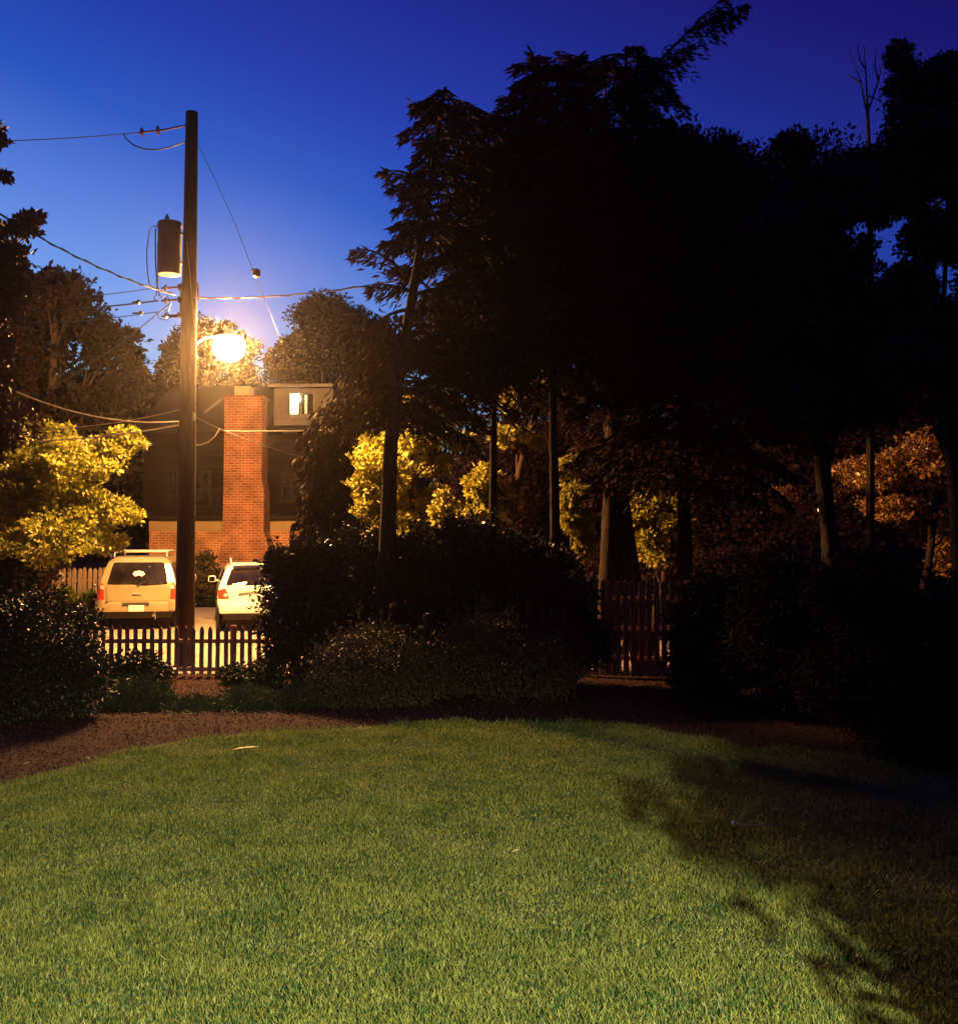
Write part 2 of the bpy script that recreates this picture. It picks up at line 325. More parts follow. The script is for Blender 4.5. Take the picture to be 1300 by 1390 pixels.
def conifer(name, label, base, top, boughs, m, r0=.16, fr=0.2, fw=0.05, per=90, lmax=2.2, zlo=.25, bias=None, droop=.55, extra=(), density=1.0, lean=None, cat='tree', group=None, topl=.5, mids=None, gap=None, azr=None):
    """drooping conifer: trunk, arching boughs, hanging frond sprays"""
    base = Vector(base); top = Vector(top); e = empty(name, base, label, cat, group)
    mb = MB(); n = 10
    spine = [base.lerp(top, i / n) for i in range(n + 1)]
    if mids:  # extra lean: list of x offsets at fractions
        for i in range(n + 1):
            t = i / n; spine[i].x += np.interp(t, [q[0] for q in mids], [q[1] for q in mids])
    def sp(t):
        i = min(int(t * n), n - 1); return spine[i].lerp(spine[i + 1], t * n - i)
    mb.tube(spine, [r0 * (1.1 - i / n) + .012 for i in range(n + 1)], 10)
    Ps = []; As = []; Ls = []
    def bough(a, direction, length, drp, rr):
        pts = []; side = direction.cross(Vector((0, 0, 1))).normalized()
        wv = (rng.random() - .5) * .3
        for i in range(7):
            t = i / 6
            pts.append(a + direction * length * t + Vector((0, 0, length * (0.22 * t - drp * t * t))) + side * math.sin(t * 3) * wv * length * .4)
        mb.tube(pts, [rr * (1 - i / 6.6) for i in range(7)], 5)
        k = int(per * density * (0.4 + length)); t = rng.random(k) ** .75 * .88 + .12
        idx = np.minimum((t * 6).astype(int), 5); P0 = np.array([tuple(p) for p in pts]); f = (t * 6 - idx)[:, None]
        P = P0[idx] * (1 - f) + P0[idx + 1] * f
        s = (rng.random(k) - .5) * 2; sd = np.array(side)
        # side sprays: fall off toward tip, hang down
        sl = .48 * length * (1.08 - t) * (0.45 + .55 * np.sin(t * 17 + rng.random() * 6) ** 2)
        P = P + sd * (s * sl)[:, None] + np.array(direction) * (np.abs(s) * sl * .5)[:, None]
        P[:, 2] -= (np.abs(s) ** 1.5) * sl * .55 + rng.random(k) ** 2 * .22 * min(1, length)
        A = np.array(direction)[None] * .55 + sd[None] * s[:, None] * .7 + np.array([0, 0, -droop]) + unit(k) * .38
        A /= np.linalg.norm(A, axis=1, keepdims=True)
        Ps.append(P); As.append(A); Ls.append(fr * (.55 + .8 * rng.random(k)))
    for i in range(boughs):
        t = zlo + (1 - zlo) * (i + rng.random()) / boughs
        if gap and gap[0] < t < gap[1] and rng.random() < gap[2]: continue
        az = i * 2.399 + rng.random() * .8
        if azr: az = azr[0] + (azr[1] - azr[0]) * rng.random()
        d = Vector((math.cos(az), math.sin(az), 0)); prof = topl + (lmax - topl) * min(1, (1 - t) * 2.2) ** .8
        ln = prof * (.6 + .55 * rng.random())
        if bias: ln *= bias(d.x, d.y, t)
        if ln < .15: continue
        bough(sp(min(t, .985)), d, ln, .35 + .3 * rng.random(), .02 + .012 * ln)
    for (a, b, drp) in extra:
        a = Vector(a); b = Vector(b); dv = b - a; ln = dv.length; 
        bough(a, dv.normalized(), ln, drp, .04)
    P = np.concatenate(Ps); A = np.concatenate(As); L = np.concatenate(Ls)
    V, Fc = leaf_quads(P, A, frame(A), L, L * (fw / fr))
    link('crown', npmesh('crown', V - np.array(base), Fc, 4), m, e)
    mb.build('trunk', M['bark'], e, True, off=base)
    return e
#@@SETTING
# ------------------------------------------------------------------ ground
def sheet(name, poly, z, m, kind='structure', step=None):
    """flat polygon sheet"""
    bm = bmesh.new(); bm.faces.new([bm.verts.new((p[0], p[1], z)) for p in poly]); bmesh.ops.triangulate(bm, faces=bm.faces)
    me = bpy.data.meshes.new(name); bm.to_mesh(me); bm.free(); o = link(name, me, m); tag(o, kind=kind); return o
def gridsheet(name, xs, ys, m, dz=0.0, amp=0.0):
    V = np.array([(x, y, gz(x, y) + dz + (amp * math.sin(x * 2.1 + y) * math.cos(y * 1.7 - x * .6) if 14 < y < 60 else 0)) for y in ys for x in xs]); nx = len(xs)
    Fc = np.array([(j * nx + i, j * nx + i + 1, (j + 1) * nx + i + 1, (j + 1) * nx + i) for j in range(len(ys) - 1) for i in range(nx - 1)])
    o = link(name, npmesh(name, V, Fc, 4), m); o['kind'] = 'structure'; return o
ys = list(np.linspace(-40, 20, 20)) + list(np.linspace(20.3, 26, 20)) + list(np.linspace(28, 170, 30))
xs = list(np.linspace(-90, -15, 12)) + list(np.linspace(-14, 14, 29)) + list(np.linspace(16, 90, 12))
gridsheet('ground', xs, ys, M['soil'])
gridsheet('driveway', list(np.linspace(-14, -2.4, 12)), list(np.linspace(20.4, 25.6, 22)) + [27, 30, 33, 34.4], M['drive'], 0.008)
gridsheet('driveway', list(np.linspace(-2.4, 11, 12)), list(np.linspace(20.9, 24.4, 18)), M['drive'], 0.008).name = 'alley'
# lawn: far edge traced on the ground
edge_px = [(-250, 1120), (-120, 1098), (0, 1068), (90, 1046), (180, 1018), (260, 1004), (340, 996), (450, 990), (560, 983), (640, 980), (720, 980), (820, 984), (900, 992), (960, 1003), (1010, 1018)]
edge = [ground(*p) for p in edge_px]
lawn = [(-9, -6)] + [(p.x, p.y) for p in edge] + [(4.6, 13), (6.5, 9), (8, 4), (8, -6)]
sheet('lawn', lawn, 0.004, M['turf'])
# grass blades
def inside(px, py, poly):
    r = np.zeros(len(px), bool); n = len(poly)
    for i in range(n):
        x1, y1 = poly[i]; x2, y2 = poly[(i + 1) % n]
        c = ((y1 > py) != (y2 > py)); xi = (x2 - x1) * (py - y1) / ((y2 - y1) if y2 != y1 else 1e-9) + x1
        r ^= c & (px < xi)
    return r
def grass():
    n = 620000
    y = 4.6 + 12.4 * rng.random(n) ** 1.35; x = (rng.random(n) * 2 - 1) * (y * .46 + .4)
    rag = 0.12 * np.sin(x * 3.1) + .1 * np.sin(x * 7.7 + 1) + .12 * rng.normal(size=n)
    ok = inside(x, y + rag, lawn); x = x[ok]; y = y[ok]; n = len(x)
    nz = np.sin(x * 2.3 + 1.1 * np.sin(y * 1.9)) * np.sin(y * 2.9 + np.sin(x * 3.3))
    keep = rng.random(n) < (.82 + .18 * nz); x = x[keep]; y = y[keep]; nz = nz[keep]; n = len(x)
    az = rng.random(n) * 2 * PI; h = (.025 + .045 * rng.random(n) ** 1.6) * (1 + .35 * nz); w = .0035 + .0032 * rng.random(n) + y * .00022
    ln = rng.normal(size=(n, 2)) * .45 * h[:, None]
    V = np.empty((n, 3, 3)); V[:, 0] = np.c_[x - np.cos(az) * w, y - np.sin(az) * w, np.full(n, .002)]; V[:, 1] = np.c_[x + np.cos(az) * w, y + np.sin(az) * w, np.full(n, .002)]
    V[:, 2] = np.c_[x + ln[:, 0], y + ln[:, 1], h]
    o = link('grass', npmesh('grass', V.reshape(-1, 3), np.arange(3 * n).reshape(-1, 3), 3), M['grass']); o['kind'] = 'stuff'
    tag(o, 'short green grass blades covering the curved lawn', 'grass')
grass()
def chips():
    n = 110000; y = 10.5 + 12 * rng.random(n); x = (rng.random(n) * 2 - 1) * y * .46
    ok = ~inside(x, y - .06, lawn) & (y < 20.6); x = x[ok]; y = y[ok]; n = len(x)
    P = np.c_[x, y, .004 + .02 * rng.random(n)]; A = unit(n) * np.array([1, 1, .45]); A /= np.linalg.norm(A, axis=1, keepdims=True); B = frame(A); L = .012 + .035 * rng.random(n)
    V, Fc = leaf_quads(P, A, B, L, L * .4); o = link('mulch_chips', npmesh('mulch_chips', V, Fc, 4), M['mulch_chip']); tag(o, 'reddish brown bark chips scattered over the planting bed', 'mulch', kind='stuff')
chips()

# ------------------------------------------------------------------ pole
DP = 21.5
pb = ground(250, 905); pb = Vector((at(250, 905, DP).x, DP, gz(0, DP)))
ptop = at(260.5, 152, DP)
def polept(py, side=0.0, fwd=0.0):
    t = (at(250, py, DP).z - pb.z) / (ptop.z - pb.z); p = pb.lerp(ptop, t); r = .195 + (.122 - .195) * t
    return p + Vector((side * r, fwd * r, 0))
pole = empty('utility_pole', pb, 'tall dark wooden utility pole rising between the two parked cars', 'utility pole')
mb = MB(); mb.tube([pb.lerp(ptop, i / 8) for i in range(9)], [.195 + (.122 - .195) * i / 8 for i in range(9)], 20); mb.build('pole_shaft', M['pole'], pole, True, off=pb)
# hardware of the pole: insulators racks on the left
def disc_ins(mb, a, b, n=3, r=.07):
    a = Vector(a); b = Vector(b); d = (b - a); q = d.to_track_quat('Z', 'Y').to_matrix().to_4x4()
    mtx = Matrix.Translation(a) @ q; L = d.length; prof = [(.018, 0)]
    for i in range(n):
        c = L * (.2 + .6 * i / max(n - 1, 1)); prof += [(.02, c - .035), (r, c - .012), (r * .8, c + .022), (.02, c + .03)]
    prof.append((.018, L)); mb.lathe(prof, seg=14, mtx=mtx)
mb = MB(); mb.tube([polept(170, -1), at(218, 177, DP)], .02, 6); disc_ins(mb, at(222, 176, DP), at(186, 180, DP), 2, .1); mb.build('top_insulator', M['porcelain'], pole, True, off=pb)
for y0, r in ((389, .055), (406, .055), (427, .05)):
    mb = MB(); disc_ins(mb, polept(y0, -.8), at(219, y0 + 2, DP), 2, r * 1.25); mb.build('spool_insulator', M['porcelain'], pole, True, off=pb)
mb = MB(); a = polept(384, -1.15); b = polept(432, -1.15); mb.tube([a, b], .022, 6); a = polept(384, 1.1); b = polept(408, 1.25); mb.tube([a, b], .02, 6); mb.build('insulator_rack', M['can'], pole, True, off=pb)
mb = MB(); mb.tube([polept(445, 1.08, -.3), polept(560, 1.08, -.3), polept(700, 1.08, -.3)], .012, 6); mb.build('conduit', M['metal'], pole, True, off=pb)
mb = MB(); mb.tube([polept(330, -.2, -1.04), polept(372, .3, -1.04), polept(445, .9, -.62)], .008, 6); mb.build('ground_wire', M['wire2'], pole, True, off=pb)
# transformer
tc_ = at(230, 337, DP); trf = empty('transformer', tc_, 'dark cylindrical transformer can mounted high on the pole', 'transformer')
k = DP / F
mb = MB(); hh = 36.5 * k; rr = 15.8 * k
mb.lathe([(rr * .5, -hh - .02), (rr * .96, -hh), (rr, -hh + .04), (rr, hh - .1), (rr * 1.05, hh - .09), (rr * 1.05, hh - .03), (rr * .98, hh), (rr * .3, hh + .015)], seg=28); mb.build('tank', M['can'], trf, True)
for s in (-1, 1): MB().box((rr * .9, 0, s * hh * .55), (.2, .06, .05)).build('mounting_bracket', M['metal'], trf)
mb = MB(); mb.lathe([(.035, 0), (.05, .02), (.03, .05), (.05, .08), (.03, .11), (.02, .15)], (-.05, -.02, hh + .01), 12); mb.build('bushing', M['porcelain'], trf, True)
# transformer leads
mb = MB()
mb.tube([at(216, 308, DP), at(209, 306, DP), at(203, 312, DP), at(199, 340, DP), at(200, 370, DP), at(203, 388, DP)], .012, 6)
mb.tube([at(217, 312, DP), at(211, 310, DP), at(211, 350, DP), at(213, 385, DP), at(217, 402, DP)], .014, 6)
mb.tube([at(218, 320, DP), at(214, 330, DP), at(214, 380, DP), at(212, 402, DP), at(209, 402, DP), at(211, 408, DP)], .011, 6)
mb.tube([at(217, 404, DP), at(226, 400, DP), at(232, 412, DP), at(228, 422, DP), at(222, 420, DP)], .01, 6)
mb.tube([at(212, 424, DP), at(216, 432, DP), at(225, 434, DP), at(233, 430, DP)], .009, 6)
mb.tube([at(226, 423, DP), at(231, 430, DP), at(243, 430, DP)], .015, 6)
tag(mb.build('service_leads', M['wire'], None, True), 'black looping leads hanging down beside the transformer', 'cable')
# overhead lines
def wire(name, label, pts, r, m='wire', extra=None):
    mb = MB(); mb.tube(pts, r, 6)
    if extra: extra(mb)
    return tag(mb.build(name, M[m], None, True), label, 'cable')
wire('overhead_cable', 'thin high wire running left from the insulator at the pole top', sag(at(186, 180, DP), at(-120, 192, 21), .06), .009)
wire('overhead_cable', 'thick drooping jumper loop under the pole top insulator', [at(167, 181, DP), at(172, 189, DP), at(182, 197, DP), at(196, 202, DP), at(214, 203, DP), at(232, 199, DP), polept(192, -1)], .014)
def strand(mb, a, b, s, n, r):
    p = sag(a, b, s, n); q = []
    for i, v in enumerate(p): q.append(v + Vector((0, math.cos(i * 1.6) * .02, math.sin(i * 1.6) * .022)))
    mb.tube(q, r, 5)
mb = MB(); A0 = at(238, 400, DP); B0 = at(-90, 228, 17); mb.tube(sag(A0, B0, .25, 40), .014, 6); strand(mb, A0, B0, .25, 40, .012)
tag(mb.build('overhead_cable', M['wire'], None, True), 'thick twisted cable dropping from upper left to the pole', 'cable')
mb = MB(); A0 = polept(405, .8, -.6); B0 = at(620, 362, 20); mb.tube(sag(A0, B0, .18, 40), .013, 6); strand(mb, A0, B0, .18, 40, .011)
tag(mb.build('overhead_cable', M['wire2'], None, True), 'twisted cable running right from the pole into the conifers', 'cable')
for (x0, y0, x1, y1, w, ln) in ((215, 390, -60, 408, .008, 'uppermost of the three level wires left of the pole'), (215, 408, -60, 420, .016, 'middle and thickest of the three level wires left of the pole'), (215, 423, -60, 440, .009, 'lowest of the three level wires left of the pole')):
    mb = MB(); mb.tube(sag(at(x0, y0, DP), at(x1, y1, 24), .1), w, 6)
    if y0 > 400: disc_ins(mb, at(194 if y0 > 415 else 190, y0 + 1.5, DP + .15), at(180, y0 + 2, DP + .2), 1, .05)
    tag(mb.build('overhead_cable', M['wire'], None, True), ln, 'cable')
wire('overhead_cable', 'short diagonal service wire slanting down left below the level wires', sag(at(230, 412, DP), at(60, 530, 30), .15), .014)
wire('guy_wire', 'thin stay wire sloping down right from the pole top', [at(266, 190, DP), at(292, 243, DP), at(318, 300, DP), at(343, 366, DP)], .006)
mb = MB(); disc_ins(mb, at(343, 364, DP), at(347.5, 377, DP), 1, .055)
mb.lathe([(.02, 0), (.075, .02), (.085, .09), (.07, .17), (.02, .19)], seg=14, mtx=Matrix.Translation(at(348, 377, DP))); tag(mb.build('strain_insulator', M['porcelain'], None, True), 'dark strain insulator strung on the stay wire', 'insulator')
wire('guy_wire', 'lower stay wire continuing past the strain insulator to the ground', sag(at(347.5, 376, DP), Vector((at(560, 860, DP).x, DP, 0.02)), .05), .005)
# low comm lines
wire('overhead_cable', 'low sagging line above the lit tree on the left', sag(polept(572, -1), at(-60, 490, 19), .35), .012, 'wire2')
wire('overhead_cable', 'pale low cable level across the lit tree top', sag(polept(577, -1), at(-70, 600, 20.5), .12), .013, 'wire2')
wire('overhead_cable', 'thin low cable just above the pale one across the lit tree', sag(polept(556, -1), at(-70, 575, 20.5), .22), .008, 'wire2')
wire('overhead_cable', 'pale cable from the pole crossing in front of the chimney', [polept(566, 1), at(285, 576, DP), at(306, 585, 22), at(330, 585.5, 22.5), at(372, 585.5, 23.5), at(470, 583, 27)], .013, 'wire2')
wire('overhead_cable', 'short service drop slanting down across the chimney', sag(at(306, 585, 22), at(420, 622, 33), .05), .012, 'wire2')
mb = MB(); mb.tube([polept(604, 1), at(272, 604, DP), at(283, 600, DP), at(292, 592, DP), at(298, 582, 21.7)], .01, 6); tag(mb.build('overhead_cable', M['wire2'], None, True), 'pale drip loop curling beside the pole under the cable', 'cable')
mb = MB(); a = at(262, 566, DP); mb.box(a + Vector((.02, -.05, 0)), (.07, .12, .16), bev=.01); tag(mb.build('cable_clamp', M['metal'], None), 'small metal cable clamp bolted halfway up the pole', 'clamp')

# ------------------------------------------------------------------ street lamp
lp = at(311, 468, 22.9)
lamp = empty('street_lamp', lp, 'glowing orange street lamp on a curved arm from the pole', 'street lamp')
a0 = polept(485, 1, -.2)
a0 = polept(485, .95, .35)
arm = [a0, at(263, 474, 21.7), at(268, 465, 21.9), at(276, 459, 22.2), at(288, 456.5, 22.5), at(301, 456, 22.8)]
mb = MB(); mb.tube(arm, .022, 10); mb.build('arm', M['metal'], lamp, True, off=lp)
mb = MB(); mb.lathe([(.06, .34), (.10, .33), (.12, .22), (.15, .23), (.23, .21), (.27, .16), (.26, .155), (.2, .18), (.05, .20)], seg=28); mb.build('hood', M['metal'], lamp, True)
mb = MB(); mb.lathe([(.2, .17), (.28, .11), (.33, .0), (.33, -.10), (.28, -.22), (.18, -.31), (.04, -.35)], seg=20); mb.build('refractor', M['lampglow'], lamp, True)

# ------------------------------------------------------------------ picket fences
def picket_fence(label, p0, p1, h, pitch, w, m, posts, pointed=True, th=.018, railz=(.28, .78), group=None, post_h=None):
    p0 = Vector(p0); p1 = Vector(p1); L = (p1 - p0).length; rz = math.atan2(p1.y - p0.y, p1.x - p0.x)
    e = empty('picket_fence' if pointed else 'board_fence', p0, label, 'fence', group, rz=rz)
    n = int(L / pitch)
    def pk(hh):
        mb = MB(); y0, y1 = -th / 2 - .022, th / 2 - .022
        if pointed: mb.prism([(-w / 2, .05), (w / 2, .05), (w / 2, hh - .09), (w * .36, hh - .045), (0, hh), (-w * .36, hh - .045), (-w / 2, hh - .09)], y0, y1)
        else: mb.prism([(-w / 2, .04), (w / 2, .04), (w / 2, hh - .04), (w * .3, hh), (-w * .3, hh), (-w / 2, hh - .04)], y0, y1)
        return mb.build('picket', m, e)
    first = pk(h)
    for i in range(n + 1):
        o = first if i == 0 else first.copy()
        if i: COL.objects.link(o)
        o.location = (i * pitch + (rng.random() - .5) * .012, 0, (rng.random() - .5) * .02); o.rotation_euler = (0, (rng.random() - .5) * .02, 0)
        o.scale = (1, 1, 1 + (rng.random() - .5) * .02)
    for z in railz: MB().box((L / 2, .03, z * h), (L + .05, .035, .075)).build('rail', m, e)
    for q in posts:
        MB().box((q, .09, (post_h or h) / 2), (.1, .085, (post_h or h)), bev=.008).build('post', m, e)
    return e
f0 = at(96, 900, 20.05); f1 = at(505, 900, 20.05); f0.z = f1.z = 0
picket_fence('low dark picket fence with pointed tops in front of the parked cars', f0, f1, .93, .1495, .078, M['fence'], (.1, 2.95, 5.4), railz=(.14, .69))
f0 = at(788, 900, 20.0); f1 = at(1075, 900, 19.6); f0.z = f1.z = 0
picket_fence('tall reddish board fence behind the shrubs on the right', f0, f1, 1.75, .137, .098, M['fence2'], (.05, 2.0, 3.8), pointed=False, railz=(.2, .5, .82))
f0 = at(52, 830, 30.2); f1 = at(160, 833, 29.4); f0.z = f1.z = .25
picket_fence('tan picket fence lit orange left of the gold car', f0, f1, 1.42, .17, .115, M['fence3'], (.1, 2.1), railz=(.25, .75))
#@@HOUSE
# ------------------------------------------------------------------ house
DH = 37.0
hx0 = at(203, 700, DH).x; hx1 = at(560, 700, DH).x; hb = Vector(((hx0 + hx1) / 2, DH, .25))
house = empty('brick_house', hb, 'brick house with dark shingled upper storey, dormer and tall chimney', 'house')
def hz(py, d=DH): return at(0, py, d).z
ztop1 = hz(704); zfr = hz(721)
wt = .3
mb = MB()
mb.box(((hx0 + hx1) / 2, DH + wt / 2, (.2 + zfr) / 2), (hx1 - hx0, wt, zfr - .2)); mb.box((hx0 + wt / 2, DH + 4 + wt / 2 + .002, (.2 + ztop1) / 2), (wt, 8 - wt, ztop1 - .2)); mb.box((hx1 - wt / 2, DH + 4 + wt / 2 + .002, (.2 + ztop1) / 2), (wt, 8 - wt, ztop1 - .2)); mb.box(((hx0 + hx1) / 2, DH + 8.2, (.2 + ztop1) / 2), (hx1 - hx0, wt, ztop1 - .2))
mb.build('brick_wall', M['brick'], house, off=hb)
MB().box(((hx0 + hx1) / 2, DH + wt / 2 - .01, (zfr + ztop1) / 2 + .002), (hx1 - hx0 + .02, wt, ztop1 - zfr)).build('painted_band', M['frieze'], house, off=hb)
zu = hz(588, DH - .3); DU = DH - .28
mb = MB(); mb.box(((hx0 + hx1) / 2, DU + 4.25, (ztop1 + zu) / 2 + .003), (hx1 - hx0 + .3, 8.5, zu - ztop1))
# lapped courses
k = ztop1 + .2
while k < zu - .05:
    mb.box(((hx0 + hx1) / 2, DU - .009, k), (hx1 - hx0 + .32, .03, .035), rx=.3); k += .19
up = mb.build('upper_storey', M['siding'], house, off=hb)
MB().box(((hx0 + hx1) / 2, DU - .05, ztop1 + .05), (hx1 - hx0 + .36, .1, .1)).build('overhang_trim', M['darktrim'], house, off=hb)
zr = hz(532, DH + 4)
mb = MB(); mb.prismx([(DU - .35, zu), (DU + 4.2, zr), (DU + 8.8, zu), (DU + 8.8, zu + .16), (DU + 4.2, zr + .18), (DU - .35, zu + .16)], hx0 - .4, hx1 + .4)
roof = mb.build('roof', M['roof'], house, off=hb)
# gable end fill
mb = MB(); mb.prismx([(DU + .1, zu), (DU + 4.2, zr - .1), (DU + 8.4, zu)], hx0 + .05, hx0 + .2); mb.build('gable', M['siding'], house, off=hb)
# little porch gable peak left of chimney
mb = MB(); g = at(302, 541, DH - .4)
for s, x1, y1 in ((-1, 278, 560),):
    b = at(x1, y1, DH - .4); mb.tube([g, b], .035, 6)
mb.build('rake_trim', M['trim'], house, off=hb)
# upstairs windows, dim
def window(px0, px1, py0, py1, d, parent, off, m_pane, m_frame, bars=1, name='window', w=.07, rails=1):
    a = at(px0, py1, d); b = at(px1, py0, d); y = d - .03; mb = MB()
    mb.box(((a.x + b.x) / 2, y, b.z + w / 2), (b.x - a.x + 2 * w, .08, w)); mb.box(((a.x + b.x) / 2, y - .015, a.z - w / 2), (b.x - a.x + 2 * w + .08, .13, w))
    for x in (a.x - w / 2, b.x + w / 2): mb.box((x, y, (a.z + b.z) / 2), (w, .08, b.z - a.z))
    f = mb.build(name, m_frame, parent, off=off)
    MB().box(((a.x + b.x) / 2, d - .004, (a.z + b.z) / 2), (b.x - a.x, .02, b.z - a.z)).build('pane', m_pane, f)['x'] = 0
    f.children[0].location = -Vector(off)
    mb = MB()
    for i in range(bars):
        x = a.x + (b.x - a.x) * (i + 1) / (bars + 1); mb.box((x, d - .03, (a.z + b.z) / 2), (.035, .03, b.z - a.z - .002))
    for i in range(rails):
        z = a.z + (b.z - a.z) * (i + 1) / (rails + 1); mb.box(((a.x + b.x) / 2, d - .034, z), (b.x - a.x - .002, .035, .05))
    q = mb.build('muntin', m_frame, f); q.location = -Vector(off)
    return f
window(264, 284, 641, 686, DU - .01, house, hb, M['glass'], M['darktrim'])
window(230, 240, 641, 686, DU - .01, house, hb, M['glass'], M['darktrim'])
window(384, 408, 641, 680, DU - .01, house, hb, M['glass'], M['darktrim'])
# dormer
DD = 36.6
xa = at(372, 550, DD).x; xb = at(452, 550, DD).x; za = hz(581, DD); zb = hz(527, DD)
wx0 = at(393, 550, DD).x; wx1 = at(425, 550, DD).x; wz0 = hz(562, DD); wz1 = hz(534, DD)
mb = MB()
mb.box(((xa + wx0) / 2, DD + .1, (za + zb) / 2), (wx0 - xa, .2, zb - za)); mb.box(((xb + wx1) / 2, DD + .1, (za + zb) / 2), (xb - wx1, .2, zb - za))
mb.box(((wx0 + wx1) / 2, DD + .1, (za + wz0) / 2), (wx1 - wx0, .2, wz0 - za)); mb.box(((wx0 + wx1) / 2, DD + .1, (zb + wz1) / 2), (wx1 - wx0, .2, zb - wz1))
mb.box((xa + .05, DD + 2.2, (za + zb) / 2), (.1, 4.0, zb - za)); mb.box((xb - .05, DD + 2.2, (za + zb) / 2), (.1, 4.0, zb - za))
k = za + .1
while k < zb - .04:
    mb.box(((xa + wx0) / 2, DD - .006, k), (wx0 - xa - .08, .018, .02), rx=.3); mb.box(((xb + wx1) / 2, DD - .006, k), (xb - wx1 - .08, .018, .02), rx=.3); k += .13
dm = mb.build('dormer', M['dormer'], house, off=hb)
o = MB().box(((xa + xb) / 2, DD + 1.9, zb + .05), (xb - xa + .25, 4.6, .09), rx=0).build('dormer_roof', M['roof'], dm); o.location = -hb
o = MB().box(((xa + xb) / 2, DD - .42, zb + .05), (xb - xa + .27, .05, .1)).build('fascia', M['trim'], dm); o.location = -hb
o = MB().box(((wx0 + wx1) / 2, DD + .18, (wz0 + wz1) / 2), (wx1 - wx0, .02, wz1 - wz0)).build('backing_blind', M['darktrim'], dm); o.location = -hb
o = MB().box((at(403, 0, DD).x, DD + .15, (wz0 + wz1) / 2), (.27, .02, wz1 - wz0 - .02)).build('lit_pane', M['litpane'], dm); o.location = -hb
o = MB().box((at(418.5, 0, DD).x, DD + .15, (wz0 + wz1) / 2), (.09, .02, wz1 - wz0 - .06)).build('dim_pane', M['dimpane'], dm); o.location = -hb
mb = MB(); mb.lathe([(.02, -.11), (.08, -.09), (.11, 0), (.08, .09), (.02, .11)], at(404, 541, DD + .02), 16); o = mb.build('ceiling_globe', M['litbulb'], dm, True); o.location = -hb
mb = MB()
for x in (wx0 - .035, at(413, 0, DD).x, at(396.5, 0, DD).x, wx1 + .035): mb.box((x, DD - .012, (wz0 + wz1) / 2), (.06, .05, wz1 - wz0 + .1))
mb.box(((wx0 + wx1) / 2, DD - .02, wz0 - .08), (wx1 - wx0 + .2, .07, .06)); o = mb.build('window_frame', M['trim'], dm); o.location = -hb
# chimney
DC = 36.0; cb = at(334, 800, DC); cb.z = .25
def cx(px): return at(px, 650, DC).x
prof = [(299, 830), (372, 830), (370, 745), (361, 722), (361, 668), (358, 652), (358, 541), (307, 541), (307, 662), (306, 735), (301, 752)]
mb = MB(); mb.prism([(cx(a), at(0, b, DC).z if b < 820 else .15) for a, b in prof], DC - .35, DU - .06)
ch = mb.build('chimney', M['brick2'], house, off=hb)
z = hz(541, DC); mb = MB(); mb.box(((cx(307) + cx(358)) / 2, DC + .16, z + .03), (cx(358) - cx(307) + .1, 1.12, .06)); o = mb.build('chimney_cap', M['brick2'], ch); o.location = -hb
mb = MB(); c = at(331, 541, DC); w = 11 * DC / F
mb.box((c.x, DC, z + .06 + .17), (w * 2, .5, .32), bev=.02); o = mb.build('chimney_pot', M['clay'], ch); o.location = -hb

